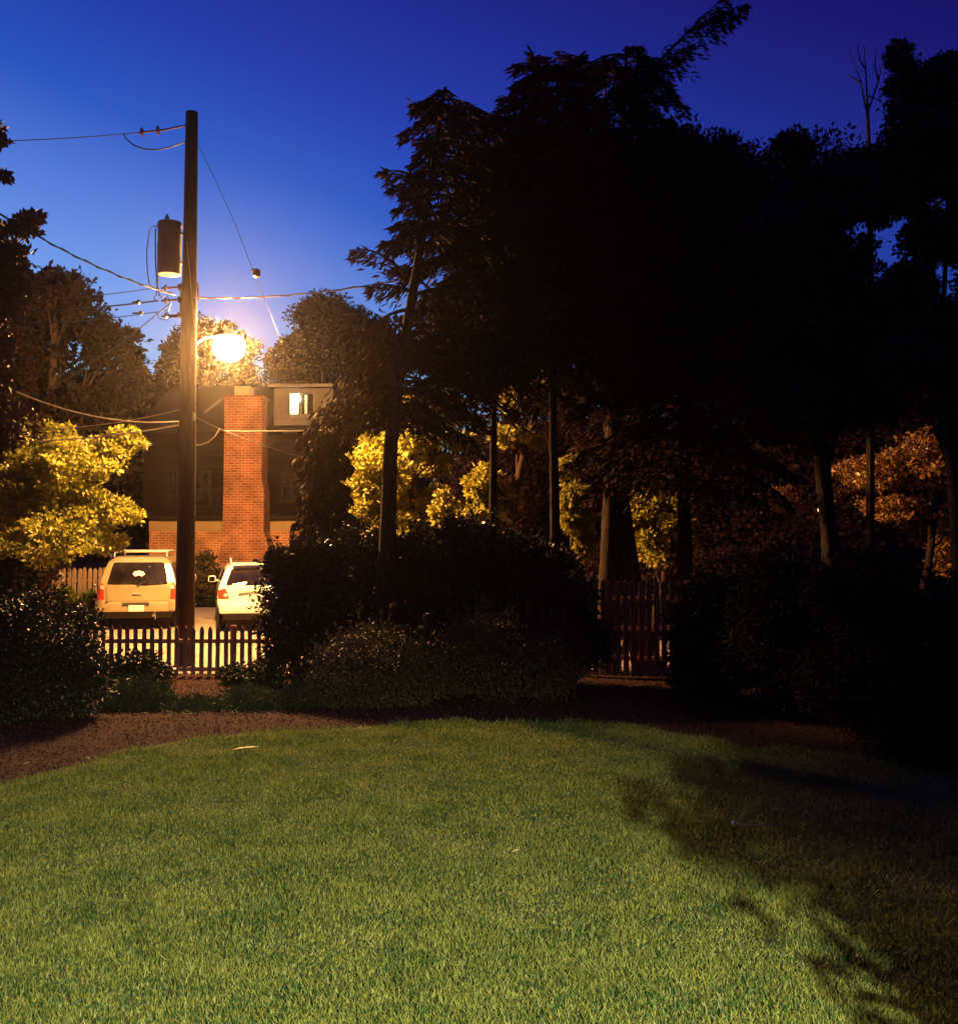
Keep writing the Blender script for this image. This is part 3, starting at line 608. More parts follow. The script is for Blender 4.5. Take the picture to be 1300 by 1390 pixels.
# ------------------------------------------------------------------ cars
def suv(label, loc, rz, paint, W=.94, Hh=1.72, L=4.7, style=0):
    e = empty('parked_car', loc, label, 'car', 'cars parked on the driveway', rz=rz)
    zb, belt = .42, 1.08
    def wid(z):  # half width by height
        if z < belt: return W * (np.interp(z, [zb, .6, .85, belt], [.93, .985, 1.0, .965]))
        return W * np.interp(z, [belt, Hh - .14, Hh - .05, Hh], [.955, .775 if style == 0 else .80, .73, .60])
    def yr(z):  # rear face
        return float(np.interp(z, [zb, .62, belt, Hh - .12, Hh - .03, Hh], [.06, 0.02, .05, .30 + .06 * style, .40 + .06 * style, .52 + .06 * style]))
    def yc(x, z): return yr(z) + .07 * (abs(x) / W) ** 2.4 * 1.6
    st = np.array([0, .25, .9, 1.8, 2.7, 3.1, 3.35, 3.8, 4.3, 4.6, 4.7]); tops = [Hh - .01, Hh, Hh + .015, Hh + .01, Hh - .03, Hh - .28, 1.16, 1.1, 1.04, .95, .75]
    bm = bmesh.new(); nz = 16; rings = []
    for s, tp in zip(st, tops):
        half = []
        for j in range(nz):
            z = zb + (tp - zb) * (j / (nz - 1)); w = wid(z)
            if tp < Hh - .2: w = W * np.interp(z, [zb, .85, 1.2, Hh], [.93, 1, .93, .76]) * (.93 if s > 4.5 else 1)
            if j == nz - 1 and tp < 1.3: w *= .88
            half.append((w, z))
        ring = []
        for sgn in (-1, 1):
            seq = half if sgn == -1 else half[::-1]
            for w, z in seq:
                y = s
                if s == 0: y = yc(w, z)
                if s == .25: y = max(s, yc(w, z) + .06)
                ring.append(bm.verts.new((sgn * w, y, z)))
        rings.append(ring)
    n = 2 * nz
    for i in range(len(rings) - 1):
        for k in range(n):
            bm.faces.new((rings[i][k], rings[i][(k + 1) % n], rings[i + 1][(k + 1) % n], rings[i + 1][k]))
    # rear & front caps with inner columns
    def cap(ring, rear):
        cols = [ring[:nz]]
        for c in (-.66, -.33, 0, .33, .66):
            col = []
            for j in range(nz):
                v = ring[j].co; x = abs(v.x) * c; col.append(bm.verts.new((x, (yc(x, v.z) if rear else v.y + .05 * (1 - c * c)), v.z)))
            cols.append(col)
        cols.append(ring[nz:][::-1])
        for a, b in zip(cols[:-1], cols[1:]):
            for j in range(nz - 1): bm.faces.new((a[j], b[j], b[j + 1], a[j + 1]))
        return
    cap(rings[0], True); cap(rings[-1], False)
    bmesh.ops.remove_doubles(bm, verts=bm.verts, dist=.0005)
    mbo = MB(); mbo.bm.free(); mbo.bm = bm
    mbo.build('body', paint, e, True)
    def rearpanel(name, poly, m, off=.006, th=.02, parent=e, mirror=False):
        mb = MB(); P = poly if not mirror else [(-x, z) for x, z in poly]
        # refine the outline so that it follows the curve
        Q = []
        for i in range(len(P)):
            a, b = P[i], P[(i + 1) % len(P)]
            for t in (0, .34, .67): Q.append((a[0] + (b[0] - a[0]) * t, a[1] + (b[1] - a[1]) * t))
        c = (sum(q[0] for q in Q) / len(Q), sum(q[1] for q in Q) / len(Q))
        f = [mb.bm.verts.new((x, yc(x, z) - off, z)) for x, z in Q]; bk = [mb.bm.verts.new((x, yc(x, z) - off + th, z)) for x, z in Q]
        mid = [mb.bm.verts.new((c[0] + (x - c[0]) * .5, yc(c[0] + (x - c[0]) * .5, c[1] + (z - c[1]) * .5) - off, c[1] + (z - c[1]) * .5)) for x, z in Q]
        cc = mb.bm.verts.new((c[0], yc(*c) - off, c[1])); n = len(Q)
        for i in range(n):
            j = (i + 1) % n
            mb.bm.faces.new((f[i], f[j], mid[j], mid[i])); mb.bm.faces.new((mid[i], mid[j], cc)); mb.bm.faces.new((f[j], f[i], bk[i], bk[j]))
        return mb.build(name, m, parent, True)
    zt = Hh - .13
    def rounded(poly, r=.06):
        out = []; n = len(poly)
        for i in range(n):
            p = Vector(poly[i]); a = Vector(poly[i - 1]); b = Vector(poly[(i + 1) % n])
            pa = p + (a - p).normalized() * r; pb_ = p + (b - p).normalized() * r
            for t in (0, .5, 1): out.append(tuple((pa * (1 - t) ** 2 + p * 2 * t * (1 - t) + pb_ * t * t)))
        return out
    if style == 0:
        gl = rearpanel('rear_window', rounded([(-.72, 1.1), (-.1, 1.1), (.1, 1.07), (.72, 1.1), (.60, zt), (-.60, zt)], .05), M['glass'])
        bl = rearpanel('tailgate_panel', rounded([(-.7, .70), (.7, .70), (.74, 1.04), (.14, 1.03), (-.14, 1.06), (-.74, 1.06)], .03), paint, off=.012)
        for s in (False, True):
            rearpanel('tail_light', rounded([(.775, .72), (.925, .72), (.915, 1.0), (.86, 1.14), (.80, 1.1)], .02), M['tail'], off=.02, th=.05, mirror=s)
            o = rearpanel('reversing_lens', rounded([(.78, .99), (.88, .99), (.86, 1.09), (.80, 1.08)], .015), M['clearlens'], off=.028, th=.03, mirror=s)
        MB().box((0, -.03, .56), (1.84, .3, .24), bev=.06).build('bumper', paint, e, True)
        for s in (-1, 1): MB().box((s * .85, -.06, .60), (.19, .3, .27), bev=.06).build('bumper_corner', paint, e, True)
        MB().box((0, -.19, .64), (.62, .02, .07), bev=.005).build('plate_recess', M['blackplastic'], e)
        MB().box((.02, -.205, .535), (.36, .012, .15), bev=.004).build('number_plate', M['plate'], e)
        MB().box((0, yc(0, .88) - .03, .88), (.2, .03, .05), bev=.008).build('tailgate_handle', M['chrome'], e, True)
        mb = MB(); mb.tube([(0, yc(0, 1.05) - .04, 1.05), (.12, yc(.1, 1.13) - .03, 1.13), (.18, yc(.2, 1.17) - .03, 1.17)], .014, 6); mb.build('rear_wiper', M['blackplastic'], e)
        # pale shell shaped sticker on the glass
        mb = MB(); zc = 1.34; pts = []
        for i in range(15):
            a = PI * i / 14; r = .14 + .012 * math.sin(a * 9); pts.append((.02 + r * math.cos(a), zc + r * .62 * math.sin(a)))
        pts += [(-.06, zc - .05), (.02, zc - .02), (.10, zc - .05)]
        c = (.02, zc + .02); cvv = mb.bm.verts.new((c[0], yc(*c) - .012, c[1])); vs = [mb.bm.verts.new((x, yc(x, z) - .012, z)) for x, z in pts]
        for i in range(len(vs)): mb.bm.faces.new((vs[i], vs[(i + 1) % len(vs)], cvv))
        mb.build('window_decal', M['plate'], gl)
    else:
        gl = rearpanel('rear_window', rounded([(-.74, 1.1), (.74, 1.1), (.60, zt + .02), (-.60, zt + .02)], .04), M['glass'])
        MB().box((0, .36, Hh + .0), (1.15, .2, .035), bev=.012, rx=.1).build('roof_spoiler', paint, e, True)
        for s in (False, True):
            rearpanel('tail_light', rounded([(.66, .80), (.92, .80), (.925, .98), (.80, 1.02), (.74, 1.02)], .02), M['tail'], off=.02, th=.05, mirror=s)
            rearpanel('bumper_reflector', rounded([(.60, .60), (.86, .60), (.86, .63), (.62, .63)], .008), M['tail'], off=.10, th=.07, mirror=s)
        MB().box((0, .0, .565), (1.80, .2, .27), bev=.07).build('bumper', paint, e, True)
        MB().box((0, yc(0, .95) - .03, .95), (.9, .03, .03), bev=.008).build('tailgate_trim', M['chrome'], e, True)
        MB().box((.0, yc(0, .84) - .016, .84), (.34, .012, .15), bev=.004).build('number_plate', M['plate'], e)
        mb = MB(); mb.tube([(0, yc(0, 1.09) - .03, 1.1), (.3, yc(.3, 1.12) - .03, 1.13)], .012, 6); mb.build('rear_wiper', M['blackplastic'], e)
        rearpanel('reversing_lens', rounded([(-.78, .835), (-.70, .835), (-.72, .9), (-.78, .9)], .01), M['clearlens'], off=.028, th=.03)
    MB().box((0, .3, .36), (1.6, .5, .16), bev=.03).build('underbody', M['blackplastic'], e)
    mb = MB(); mb.tube([(.42, -.1, .36), (.42, .3, .36)], .04, 10); mb.build('exhaust_pipe', M['chrome'], e, True)
    # side glass
    for s in (-1, 1):
        for (y0, y1) in ((.55, 1.25), (1.35, 2.15), (2.25, 2.95)):
            mb = MB(); z0, z1 = belt + .03, Hh - .17; y1t = min(y1, 2.72); y0t = max(y0, .62)
            c = [(y0, z0), (y1, z0), (y1t, z1), (y0t, z1)]
            a = [mb.bm.verts.new((s * (wid(z) + .006), y, z)) for y, z in c]; b = [mb.bm.verts.new((s * (wid(z) - .02), y, z)) for y, z in c]
            mb.bm.faces.new(a)
            for i in range(4): mb.bm.faces.new((a[i], a[(i + 1) % 4], b[(i + 1) % 4], b[i]))
            mb.build('side_window', M['glass'], e)
        # roof rail
        mb = MB(); x = s * W * .66
        mb.tube([(x, .62, Hh - .01), (x, .70, Hh + .11), (x, 1.6, Hh + .13), (x, 2.4, Hh + .11), (x, 2.5, Hh - .01)], .02, 8); mb.build('roof_rail', M['chrome'], e, True)
        # mirror
        mb = MB(); mb.box((s * (W + .12), 3.0, 1.14), (.2, .1, .17), bev=.035); mb.box((s * (W + .0), 3.02, 1.1), (.1, .05, .05), bev=.01)
        o = mb.build('side_mirror', paint, e, True); g = MB().box((s * (W + .12), 2.946, 1.14), (.15, .006, .12), bev=.002).build('mirror_glass', M['glass'], o)
        # wheels
        for y in (.85, 3.75):
            mb = MB(); mt = Matrix.Translation((s * (W - .11), y, .35)) @ Matrix.Rotation(PI / 2, 4, 'Y')
            mb.lathe([(.2, -.11), (.32, -.115), (.35, -.07), (.35, .07), (.32, .115), (.2, .11)], seg=28, mtx=mt); wh = mb.build('wheel', M['rubber'], e, True)
            mb = MB(); mt2 = Matrix.Translation((s * (W - .04), y, .35)) @ Matrix.Rotation(PI / 2, 4, 'Y'); mb.lathe([(.03, -.05), (.22, -.045), (.225, .045), (.2, .05), (.06, .03), (.05, .055)], seg=20, mtx=mt2); mb.build('rim', M['chrome'], wh, True)
            mb = MB(); mt3 = Matrix.Translation((s * (W - .02), y, .40)) @ Matrix.Rotation(PI / 2, 4, 'Y'); mb.lathe([(.1, -.03), (.43, -.03), (.43, .03), (.40, .03)], seg=28, mtx=mt3); mb.build('wheel_arch', M['blackplastic'], e, True)
    if style == 0:
        for y in (.75, 2.2):
            mb = MB(); mb.tube([(-W * .66, y, Hh + .125), (W * .66, y, Hh + .125)], .026, 8); mb.build('cross_bar', M['chrome'], e, True)
        for s in (-1, 1):  # door handle and rear step chain
            MB().box((s * (W + .004), 1.4, .98), (.03, .16, .03), bev=.006).build('door_handle', M['blackplastic'], e)
        mb = MB(); mb.tube([(.44, -.17, .47), (.46, -.19, .42), (.44, -.18, .37), (.47, -.19, .32), (.46, -.17, .25)], .008, 5); mb.build('trailer_chain', M['chrome'], e)
    return e
p = at(185, 852, 26.6); p.z = .26
suv('gold SUV with roof rack and a pale decal on its rear window', p, R(10), M['silver'], Hh=1.76, W=.95, style=0)
p = at(349, 852, 26.2); p.z = .26
suv('white SUV half hidden behind the holly bush right of the pole', p, R(14), M['white'], Hh=1.60, W=.93, style=1)
#@@PLANTS
# ------------------------------------------------------------------ trees
def foot(px, d): v = at(px, 900, d); v.z = gz(v.x, d); return v
def A(px, py, d): return at(px, py, d)
# left, lit broadleaf
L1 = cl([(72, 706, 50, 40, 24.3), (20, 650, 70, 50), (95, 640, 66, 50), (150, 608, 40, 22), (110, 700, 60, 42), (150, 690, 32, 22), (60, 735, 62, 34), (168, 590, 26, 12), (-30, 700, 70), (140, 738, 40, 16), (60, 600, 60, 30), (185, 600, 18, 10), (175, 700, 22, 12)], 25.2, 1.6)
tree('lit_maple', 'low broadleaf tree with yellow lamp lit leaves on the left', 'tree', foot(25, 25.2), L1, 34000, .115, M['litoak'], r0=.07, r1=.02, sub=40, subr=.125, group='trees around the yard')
L2 = cl([(95, 430, 70, 62), (50, 520, 85), (150, 470, 42, 40), (120, 560, 62, 50), (10, 420, 60), (-40, 560, 90), (75, 400, 50, 38), (172, 520, 30, 40), (60, 600, 80, 50), (0, 680, 80), (140, 610, 50, 50), (0, 770, 90, 40)], 31, 1.6)  # unlit upper crown as a separate tree, its shade put into the leaf colour
tree('shade_tree', 'dark upper crown of the lit left tree, shade put into its leaf colour', 'tree', foot(60, 31), L2, 60000, .17, M['unlitleaf'], r0=.28, sub=34, subr=.18, wl=.55, group='trees around the yard')
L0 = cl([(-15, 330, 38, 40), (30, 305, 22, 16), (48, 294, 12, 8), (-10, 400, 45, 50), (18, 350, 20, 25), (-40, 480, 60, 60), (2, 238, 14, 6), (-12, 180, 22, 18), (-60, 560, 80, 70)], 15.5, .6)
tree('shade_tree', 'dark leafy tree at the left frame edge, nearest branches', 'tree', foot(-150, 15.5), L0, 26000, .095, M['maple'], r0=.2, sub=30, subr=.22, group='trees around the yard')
tree('shade_tree', 'small rounded tree directly behind the street lamp', 'tree', foot(290, 50), cl([(285, 452, 38, 26), (322, 478, 28, 32), (236, 478, 18, 34), (268, 500, 46, 46), (330, 520, 30), (240, 520, 34)], 50, 3), 26000, .19, M['unlitleaf'], r0=.3, sub=26, group='trees around the yard')
tree('shade_tree', 'dark full tree rising above the dormer roof', 'tree', foot(440, 52), cl([(438, 430, 42, 38), (465, 450, 42, 50), (382, 488, 22, 28), (405, 470, 26, 26), (440, 500, 70, 50), (500, 480, 50, 60)], 52, 3), 42000, .19, M['unlitleaf'], r0=.35, sub=30, group='trees around the yard')
tree('shade_tree', 'dark tree behind the brick house on its left', 'tree', foot(190, 48), cl([(180, 500, 20, 30), (150, 560, 60), (215, 545, 48, 36), (190, 620, 70, 60), (100, 600, 60), (205, 690, 40, 50)], 48, 3), 30000, .21, M['unlitleaf'], r0=.3, sub=26, group='trees around the yard')
# far wood closing the view
def farwood():
    c = []
    for i in range(46):
        x = -62 + i * 2.9; c.append(((x, 78 + rng.random() * 8, 3.4 + rng.random() * 1.4), (3.8, 3, 5 + rng.random() * 1.6)))
        if x > -4: c.append(((x, 76 + rng.random() * 8, 9 + rng.random() * 2), (3.6, 3, 4.5)))
    V, Fc = cloud(c, 90000, .55, sub=26, subr=.3); o = link('far_wood', npmesh('far_wood', V, Fc, 4), M['unlitleaf']); tag(o, 'distant dark mass of trees behind the yard', 'wood', kind='stuff')
farwood()

hemg = 'drooping conifers behind the hedge'
# H1 leaning conifer nearest the sky gap
D1 = 18.0
b1 = foot(519, D1); t1 = A(604, 118, D1)
def bias1(dx, dy, t):
    f = 1.0
    if dx < 0: f = .42 if t < .93 else .7
    if .30 < t < .42 and dx < 0: f = .62
    return f
conifer('hemlock', 'leaning conifer with trunk bare against the blue sky gap', b1, t1, 120, M['hemlock'], r0=.15, fr=.16, fw=.038, per=150, lmax=1.9, zlo=.44, bias=bias1, mids=[(0, 0), (.45, -.32), (.75, -.12), (1, 0)], gap=(.60, .735, .92), topl=.6, group=hemg,
        extra=[(A(530, 520, D1 + .3), A(455, 560, D1 + 2.2), .2), (A(535, 480, D1 + .3), A(470, 520, D1 + 2), .25), (A(530, 540, D1), A(440, 585, D1 + 2.4), .1), (A(540, 500, D1), A(480, 570, D1 + 1.4), .2), (A(556, 395, D1), A(500, 385, D1 - .3), .25), (A(552, 375, D1), A(478, 312, D1 - .2), .5), (A(560, 330, D1), A(520, 322, D1), .4), (A(556, 420, D1), A(488, 440, D1 - .4), .45), (A(545, 440, D1), A(480, 500, D1 - .3), .3), (A(575, 250, D1), A(520, 215, D1), .5), (A(575, 250, D1), A(528, 250, D1), .3), (A(590, 160, D1), A(560, 130, D1), .5), (A(545, 450, D1), A(430, 610, D1 + 1.5), .05)])
for (px, d, pyt, px2, lm, zl, lab, nb, r) in ((757, 18.6, 80, 742, 2.5, .52, 'tall conifer with thin straight trunk in the middle of the group', 105, .09), (822, 20.5, 62, 850, 2.5, .5, 'tall dark conifer with the thickest trunk right of the middle', 120, .19), (668, 19.4, 150, 672, 2.2, .52, 'conifer standing between the leaning one and the middle one', 90, .08), (930, 20.3, 175, 925, 2.3, .34, 'dark conifer rightmost of the group beside the maple', 100, .16)):
    ex = []
    if px == 822: ex = [(A(860, 120, d), A(985, 8, d - 1), .12), (A(930, 45, d - .6), A(1010, 15, d - 1), .1), (A(860, 130, d), A(935, 62, d - .6), .2), (A(850, 110, d), A(760, 66, d), .25)]
    if px == 757: ex = [(A(742, 120, d), A(722, 72, d), .2), (A(742, 150, d), A(680, 120, d), .4), (A(745, 110, d), A(790, 70, d), .3)]
    if px == 668: ex = [(A(670, 160, d), A(615, 135, d), .4)]
    conifer('hemlock', lab, foot(px, d), A(px2, pyt, d), nb, M['hemlock'], r0=r, fr=.16, fw=.036, per=210, lmax=lm, zlo=zl, group=hemg, extra=ex, topl=.7)
# high inner mass that makes the crowns close up
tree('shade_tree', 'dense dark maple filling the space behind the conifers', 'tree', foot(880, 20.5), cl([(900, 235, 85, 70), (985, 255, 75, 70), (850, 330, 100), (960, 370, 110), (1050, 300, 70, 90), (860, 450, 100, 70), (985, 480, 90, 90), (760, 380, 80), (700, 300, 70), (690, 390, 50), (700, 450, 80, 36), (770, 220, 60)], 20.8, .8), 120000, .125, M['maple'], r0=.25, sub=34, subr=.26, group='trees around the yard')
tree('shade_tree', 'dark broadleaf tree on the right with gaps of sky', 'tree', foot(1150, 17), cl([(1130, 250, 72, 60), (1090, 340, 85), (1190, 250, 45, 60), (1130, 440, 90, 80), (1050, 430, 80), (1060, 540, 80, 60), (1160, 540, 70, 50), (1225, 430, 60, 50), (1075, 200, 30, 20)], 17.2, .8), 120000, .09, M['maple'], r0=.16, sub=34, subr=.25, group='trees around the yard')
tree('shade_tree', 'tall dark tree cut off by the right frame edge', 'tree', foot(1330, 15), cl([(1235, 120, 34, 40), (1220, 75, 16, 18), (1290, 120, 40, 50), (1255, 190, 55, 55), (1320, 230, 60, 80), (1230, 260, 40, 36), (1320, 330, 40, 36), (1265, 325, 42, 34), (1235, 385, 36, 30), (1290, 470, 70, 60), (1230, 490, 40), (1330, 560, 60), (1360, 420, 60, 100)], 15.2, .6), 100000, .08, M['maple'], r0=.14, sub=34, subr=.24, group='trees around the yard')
# bare snag
sb = foot(1180, 22); snag = empty('bare_tree', sb, 'thin leafless tree poking above the dark crowns at right', 'tree')
mb = MB(); tp = A(1176, 45, 22); mb.tube([sb, A(1182, 400, 22), A(1179, 200, 22), A(1177, 140, 22)], [.1, .07, .045, .03], 7)
for (a, b, c) in (((1178, 165), (1168, 110), (1150, 62)), ((1177, 140), (1175, 100), (1172, 60)), ((1178, 150), (1192, 110), (1199, 72)), ((1168, 112), (1158, 105), (1146, 100)), ((1175, 95), (1166, 80), (1163, 55)), ((1192, 110), (1187, 90), (1189, 66)), ((1179, 130), (1192, 135), (1203, 112))):
    mb.tube([A(*a, 22), A(*b, 22), A(*c, 22)], [.022, .014, .005], 5)
mb.build('trunk', M['bark'], snag, True, off=sb)

# lamp lit trees behind the conifers
lg = 'lamp lit trees beyond the conifers'
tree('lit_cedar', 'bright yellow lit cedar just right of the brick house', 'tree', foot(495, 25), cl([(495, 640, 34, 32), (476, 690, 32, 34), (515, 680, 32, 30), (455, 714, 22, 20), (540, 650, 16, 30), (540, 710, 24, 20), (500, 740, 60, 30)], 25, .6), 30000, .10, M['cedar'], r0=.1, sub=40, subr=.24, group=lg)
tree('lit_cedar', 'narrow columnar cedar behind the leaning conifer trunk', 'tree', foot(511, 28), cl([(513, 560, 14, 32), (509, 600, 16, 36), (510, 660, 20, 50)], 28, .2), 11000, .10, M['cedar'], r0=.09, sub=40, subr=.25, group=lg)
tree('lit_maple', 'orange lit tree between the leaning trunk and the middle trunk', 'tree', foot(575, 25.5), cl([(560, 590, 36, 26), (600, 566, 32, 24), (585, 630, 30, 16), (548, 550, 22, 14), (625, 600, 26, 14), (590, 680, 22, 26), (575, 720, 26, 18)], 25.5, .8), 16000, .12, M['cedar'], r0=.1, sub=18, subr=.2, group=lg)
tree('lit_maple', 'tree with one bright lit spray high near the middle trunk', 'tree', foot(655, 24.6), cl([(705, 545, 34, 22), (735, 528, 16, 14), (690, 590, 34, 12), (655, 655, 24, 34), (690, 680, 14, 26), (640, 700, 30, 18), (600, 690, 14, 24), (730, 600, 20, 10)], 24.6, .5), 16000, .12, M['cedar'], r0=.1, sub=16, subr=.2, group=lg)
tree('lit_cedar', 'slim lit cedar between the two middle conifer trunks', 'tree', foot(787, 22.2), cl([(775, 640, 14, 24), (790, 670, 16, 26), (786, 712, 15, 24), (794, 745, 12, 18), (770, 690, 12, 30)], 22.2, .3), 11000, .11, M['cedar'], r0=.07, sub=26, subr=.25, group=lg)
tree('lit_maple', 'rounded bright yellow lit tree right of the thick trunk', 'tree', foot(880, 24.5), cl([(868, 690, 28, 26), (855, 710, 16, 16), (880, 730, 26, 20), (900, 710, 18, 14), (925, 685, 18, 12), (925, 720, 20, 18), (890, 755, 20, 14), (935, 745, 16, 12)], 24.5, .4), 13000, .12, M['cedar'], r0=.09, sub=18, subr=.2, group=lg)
tree('lit_broadleaf', 'dim orange lit leafy tree near the right frame edge', 'tree', foot(1240, 23.5), cl([(1200, 640, 44, 32), (1250, 620, 44, 34), (1290, 640, 34, 44), (1205, 690, 34, 22), (1255, 690, 26, 18), (1150, 640, 34, 14), (1285, 590, 40, 24), (1282, 755, 24, 30), (1300, 720, 26, 26)], 23.5, 1), 12000, .11, M['lampleaf'], r0=.1, sub=16, subr=.22, group=lg)
tree('lit_broadleaf', 'small faint rounded tree left of the far lamp', 'tree', foot(1072, 27), cl([(1072, 682, 24, 26), (1062, 700, 20, 16), (1130, 668, 22, 12), (1125, 706, 24, 10)], 27, .4), 5000, .10, M['lampleaf'], r0=.06, sub=14, subr=.25, group=lg)

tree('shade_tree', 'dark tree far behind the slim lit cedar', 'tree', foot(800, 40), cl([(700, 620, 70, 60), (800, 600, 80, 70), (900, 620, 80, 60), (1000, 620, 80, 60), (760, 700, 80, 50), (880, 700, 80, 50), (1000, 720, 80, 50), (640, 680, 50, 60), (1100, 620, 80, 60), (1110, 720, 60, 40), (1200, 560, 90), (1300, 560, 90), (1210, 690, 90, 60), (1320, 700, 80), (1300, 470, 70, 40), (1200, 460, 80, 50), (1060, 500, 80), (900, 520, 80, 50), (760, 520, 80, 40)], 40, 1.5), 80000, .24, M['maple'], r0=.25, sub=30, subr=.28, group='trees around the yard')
# weeping bough shrub beside the dormer
conifer('weeping_cherry', 'weeping tree hanging dark branches between house and lit cedar', foot(440, 20.7), A(440, 572, 20.7), 62, M['hemlock'], r0=.05, fr=.13, fw=.035, per=330, lmax=.62, zlo=.55, topl=.5, droop=1.1)

# ------------------------------------------------------------------ shrubs
hg = 'dark glossy holly shrubs along the fence'
for lab, base, cs, n in (
    ('glossy dark holly covering the right side of the white car', (405, 18.6), [(402, 790, 42, 50), (425, 760, 34, 28), (390, 850, 34, 50), (430, 850, 50, 60), (378, 765, 16, 14)], 26000),
    ('broad dark holly below the leaning conifer trunk', (520, 18.8), [(495, 760, 50, 42), (550, 765, 50, 40), (500, 830, 70, 60), (570, 820, 60, 60), (455, 790, 30, 40)], 26000),
    ('dark holly under the middle of the conifers', (660, 18.8), [(630, 745, 46, 40), (690, 760, 46, 44), (650, 810, 70, 60), (700, 840, 60, 60)], 26000),
    ('dark holly sloping down to the tall board fence', (770, 18.6), [(735, 780, 44, 44), (775, 830, 42, 46), (760, 880, 60, 44), (805, 880, 24, 30)], 20000)):
    shrub('holly_bush', lab, 'shrub', foot(*base), cl(cs, base[1], .5), n, .075, M['holly'], group=hg, shoots=30, sub=34, subr=.28, wl=.6)
ag = 'low mounded azaleas at the lawn edge'
for lab, base, cs in (
    ('rounded fine leaved azalea mound left of the other one', (510, 16.9), [(512, 905, 88, 60), (470, 925, 55, 40), (560, 915, 55, 45)]),
    ('rounded azalea mound right of the other one, half shaded', (690, 17.0), [(680, 888, 88, 58), (740, 900, 60, 48), (630, 900, 50, 44)])):
    shrub('azalea_bush', lab, 'shrub', foot(*base), cl(cs, base[1], .2), 42000, .05, M['azalea'], group=ag, shoots=45, sub=120, subr=.16, shell=.8, wl=.45)
shrub('boxwood_bush', 'big rounded boxwood at the left edge of the lawn', 'shrub', foot(50, 15.6), cl([(48, 885, 92, 88), (-30, 890, 90, 95), (95, 920, 52, 60), (20, 940, 90, 46)], 15.6, .2), 62000, .055, M['boxwood'], shoots=40, sub=120, subr=.15, shell=.8)
jg = 'low spreading junipers in the mulch bed'
for i, (px, py, rx, ry, d, lab) in enumerate(((185, 955, 50, 34, 16.6, 'low juniper beside the big boxwood'), (262, 968, 52, 24, 16.6, 'low juniper in front of the bare mulch patch'), (335, 962, 52, 30, 16.7, 'low juniper below the small leafy fence plant'), (405, 958, 48, 34, 16.8, 'low juniper touching the left azalea mound'))):
    shrub('juniper', lab, 'shrub', foot(px, d), cl([(px, py, rx, ry), (px - 22, py + 6, rx * .7, ry * .7), (px + 22, py + 4, rx * .7, ry * .75)], d, .4), 15000, .085, M['juniper'], group=jg, sub=70, subr=.2, up=.7, wl=.16, shell=.6)
shrub('fence_plant', 'bushy plant growing against the picket fence left of pole', 'shrub', foot(190, 19.2), cl([(190, 903, 34, 22), (165, 915, 24, 18), (215, 912, 18, 16), (190, 925, 36, 14)], 19.2, .2), 5000, .075, M['boxwood'], sub=30, subr=.22)
shrub('fence_plant', 'small leafy plant at the picket fence right of pole', 'shrub', foot(322, 19.0), cl([(318, 915, 24, 14), (345, 925, 26, 20), (370, 905, 24, 30)], 19.0, .2), 4500, .07, M['boxwood'], sub=30, subr=.22)
shrub('yard_shrub', 'dark shrub beside the brick wall between the cars', 'shrub', foot(282, 34.8), cl([(278, 770, 14, 26), (290, 790, 22, 18), (268, 795, 18, 20)], 34.8, .3), 5000, .11, M['azalea'], sub=24)
shrub('yard_hedge', 'low hedge at the end of the driveway', 'hedge', foot(300, 34.9), cl([(262, 812, 22, 14), (300, 812, 22, 14), (340, 812, 22, 14), (380, 812, 22, 14)], 34.9, .2), 9000, .09, M['boxwood'], sub=60, subr=.2)
shrub('yard_shrub', 'leafy plant lit in front of the tan fence', 'shrub', foot(110, 28.5), cl([(118, 818, 14, 16), (90, 812, 14, 14), (100, 835, 26, 14)], 28.5, .3), 3500, .11, M['oak'], sub=20)
shrub('yard_shrub', 'pale topped shrub just above the tall board fence', 'shrub', foot(835, 21.2), cl([(832, 782, 18, 10), (858, 790, 18, 8), (845, 830, 30, 34)], 21.2, .2), 6000, .09, M['oak'], sub=24)
shrub('yard_hedge', 'long dark hedge far behind the tall board fence', 'hedge', foot(1050, 34), cl([(x_, 775, 40, 34) for x_ in range(740, 1400, 50)], 34, .4), 40000, .14, M['maple'], sub=60, subr=.2)
eg = 'black evergreen shrubs along the right side of the yard'
for lab, (px, d), cs in (
    ('dark evergreen shrub hiding the end of the board fence', (960, 17.6), [(945, 850, 40, 60), (985, 830, 50, 70), (960, 910, 60, 46)]),
    ('dark evergreen shrub below the faint rounded tree', (1070, 16.2), [(1060, 810, 66, 64), (1110, 830, 66, 70), (1060, 900, 80, 60)]),
    ('dark evergreen shrub below the far lamp', (1180, 14.6), [(1170, 810, 76, 68), (1220, 850, 70, 66), (1170, 920, 90, 70)]),
    ('dark evergreen shrub at the right frame edge', (1290, 12.6), [(1275, 880, 72, 76), (1340, 860, 70, 90), (1280, 980, 90, 70)])):
    shrub('yew_bush', lab, 'shrub', foot(px, d), cl(cs, d, .3), 26000, .08, M['unlitleaf'], group=eg, sub=50, subr=.24, wl=.4)  # near-black leaves here replace shade from the street lamp
# tall shrub just right of the frame that shades the right of the lawn
yb = Vector((4.0, 2.8, 0))
shrub('yew_bush', 'tall evergreen shrub just outside the right frame edge shading the lawn', 'shrub', yb, [((3.80 + .05 * (k_ % 2), 2.7, .8 + k_ * .8), (1.8, 1.55, 1.1)) for k_ in range(6)], 150000, .11, M['maple'], group=eg, sub=60, subr=.2, wl=.5)

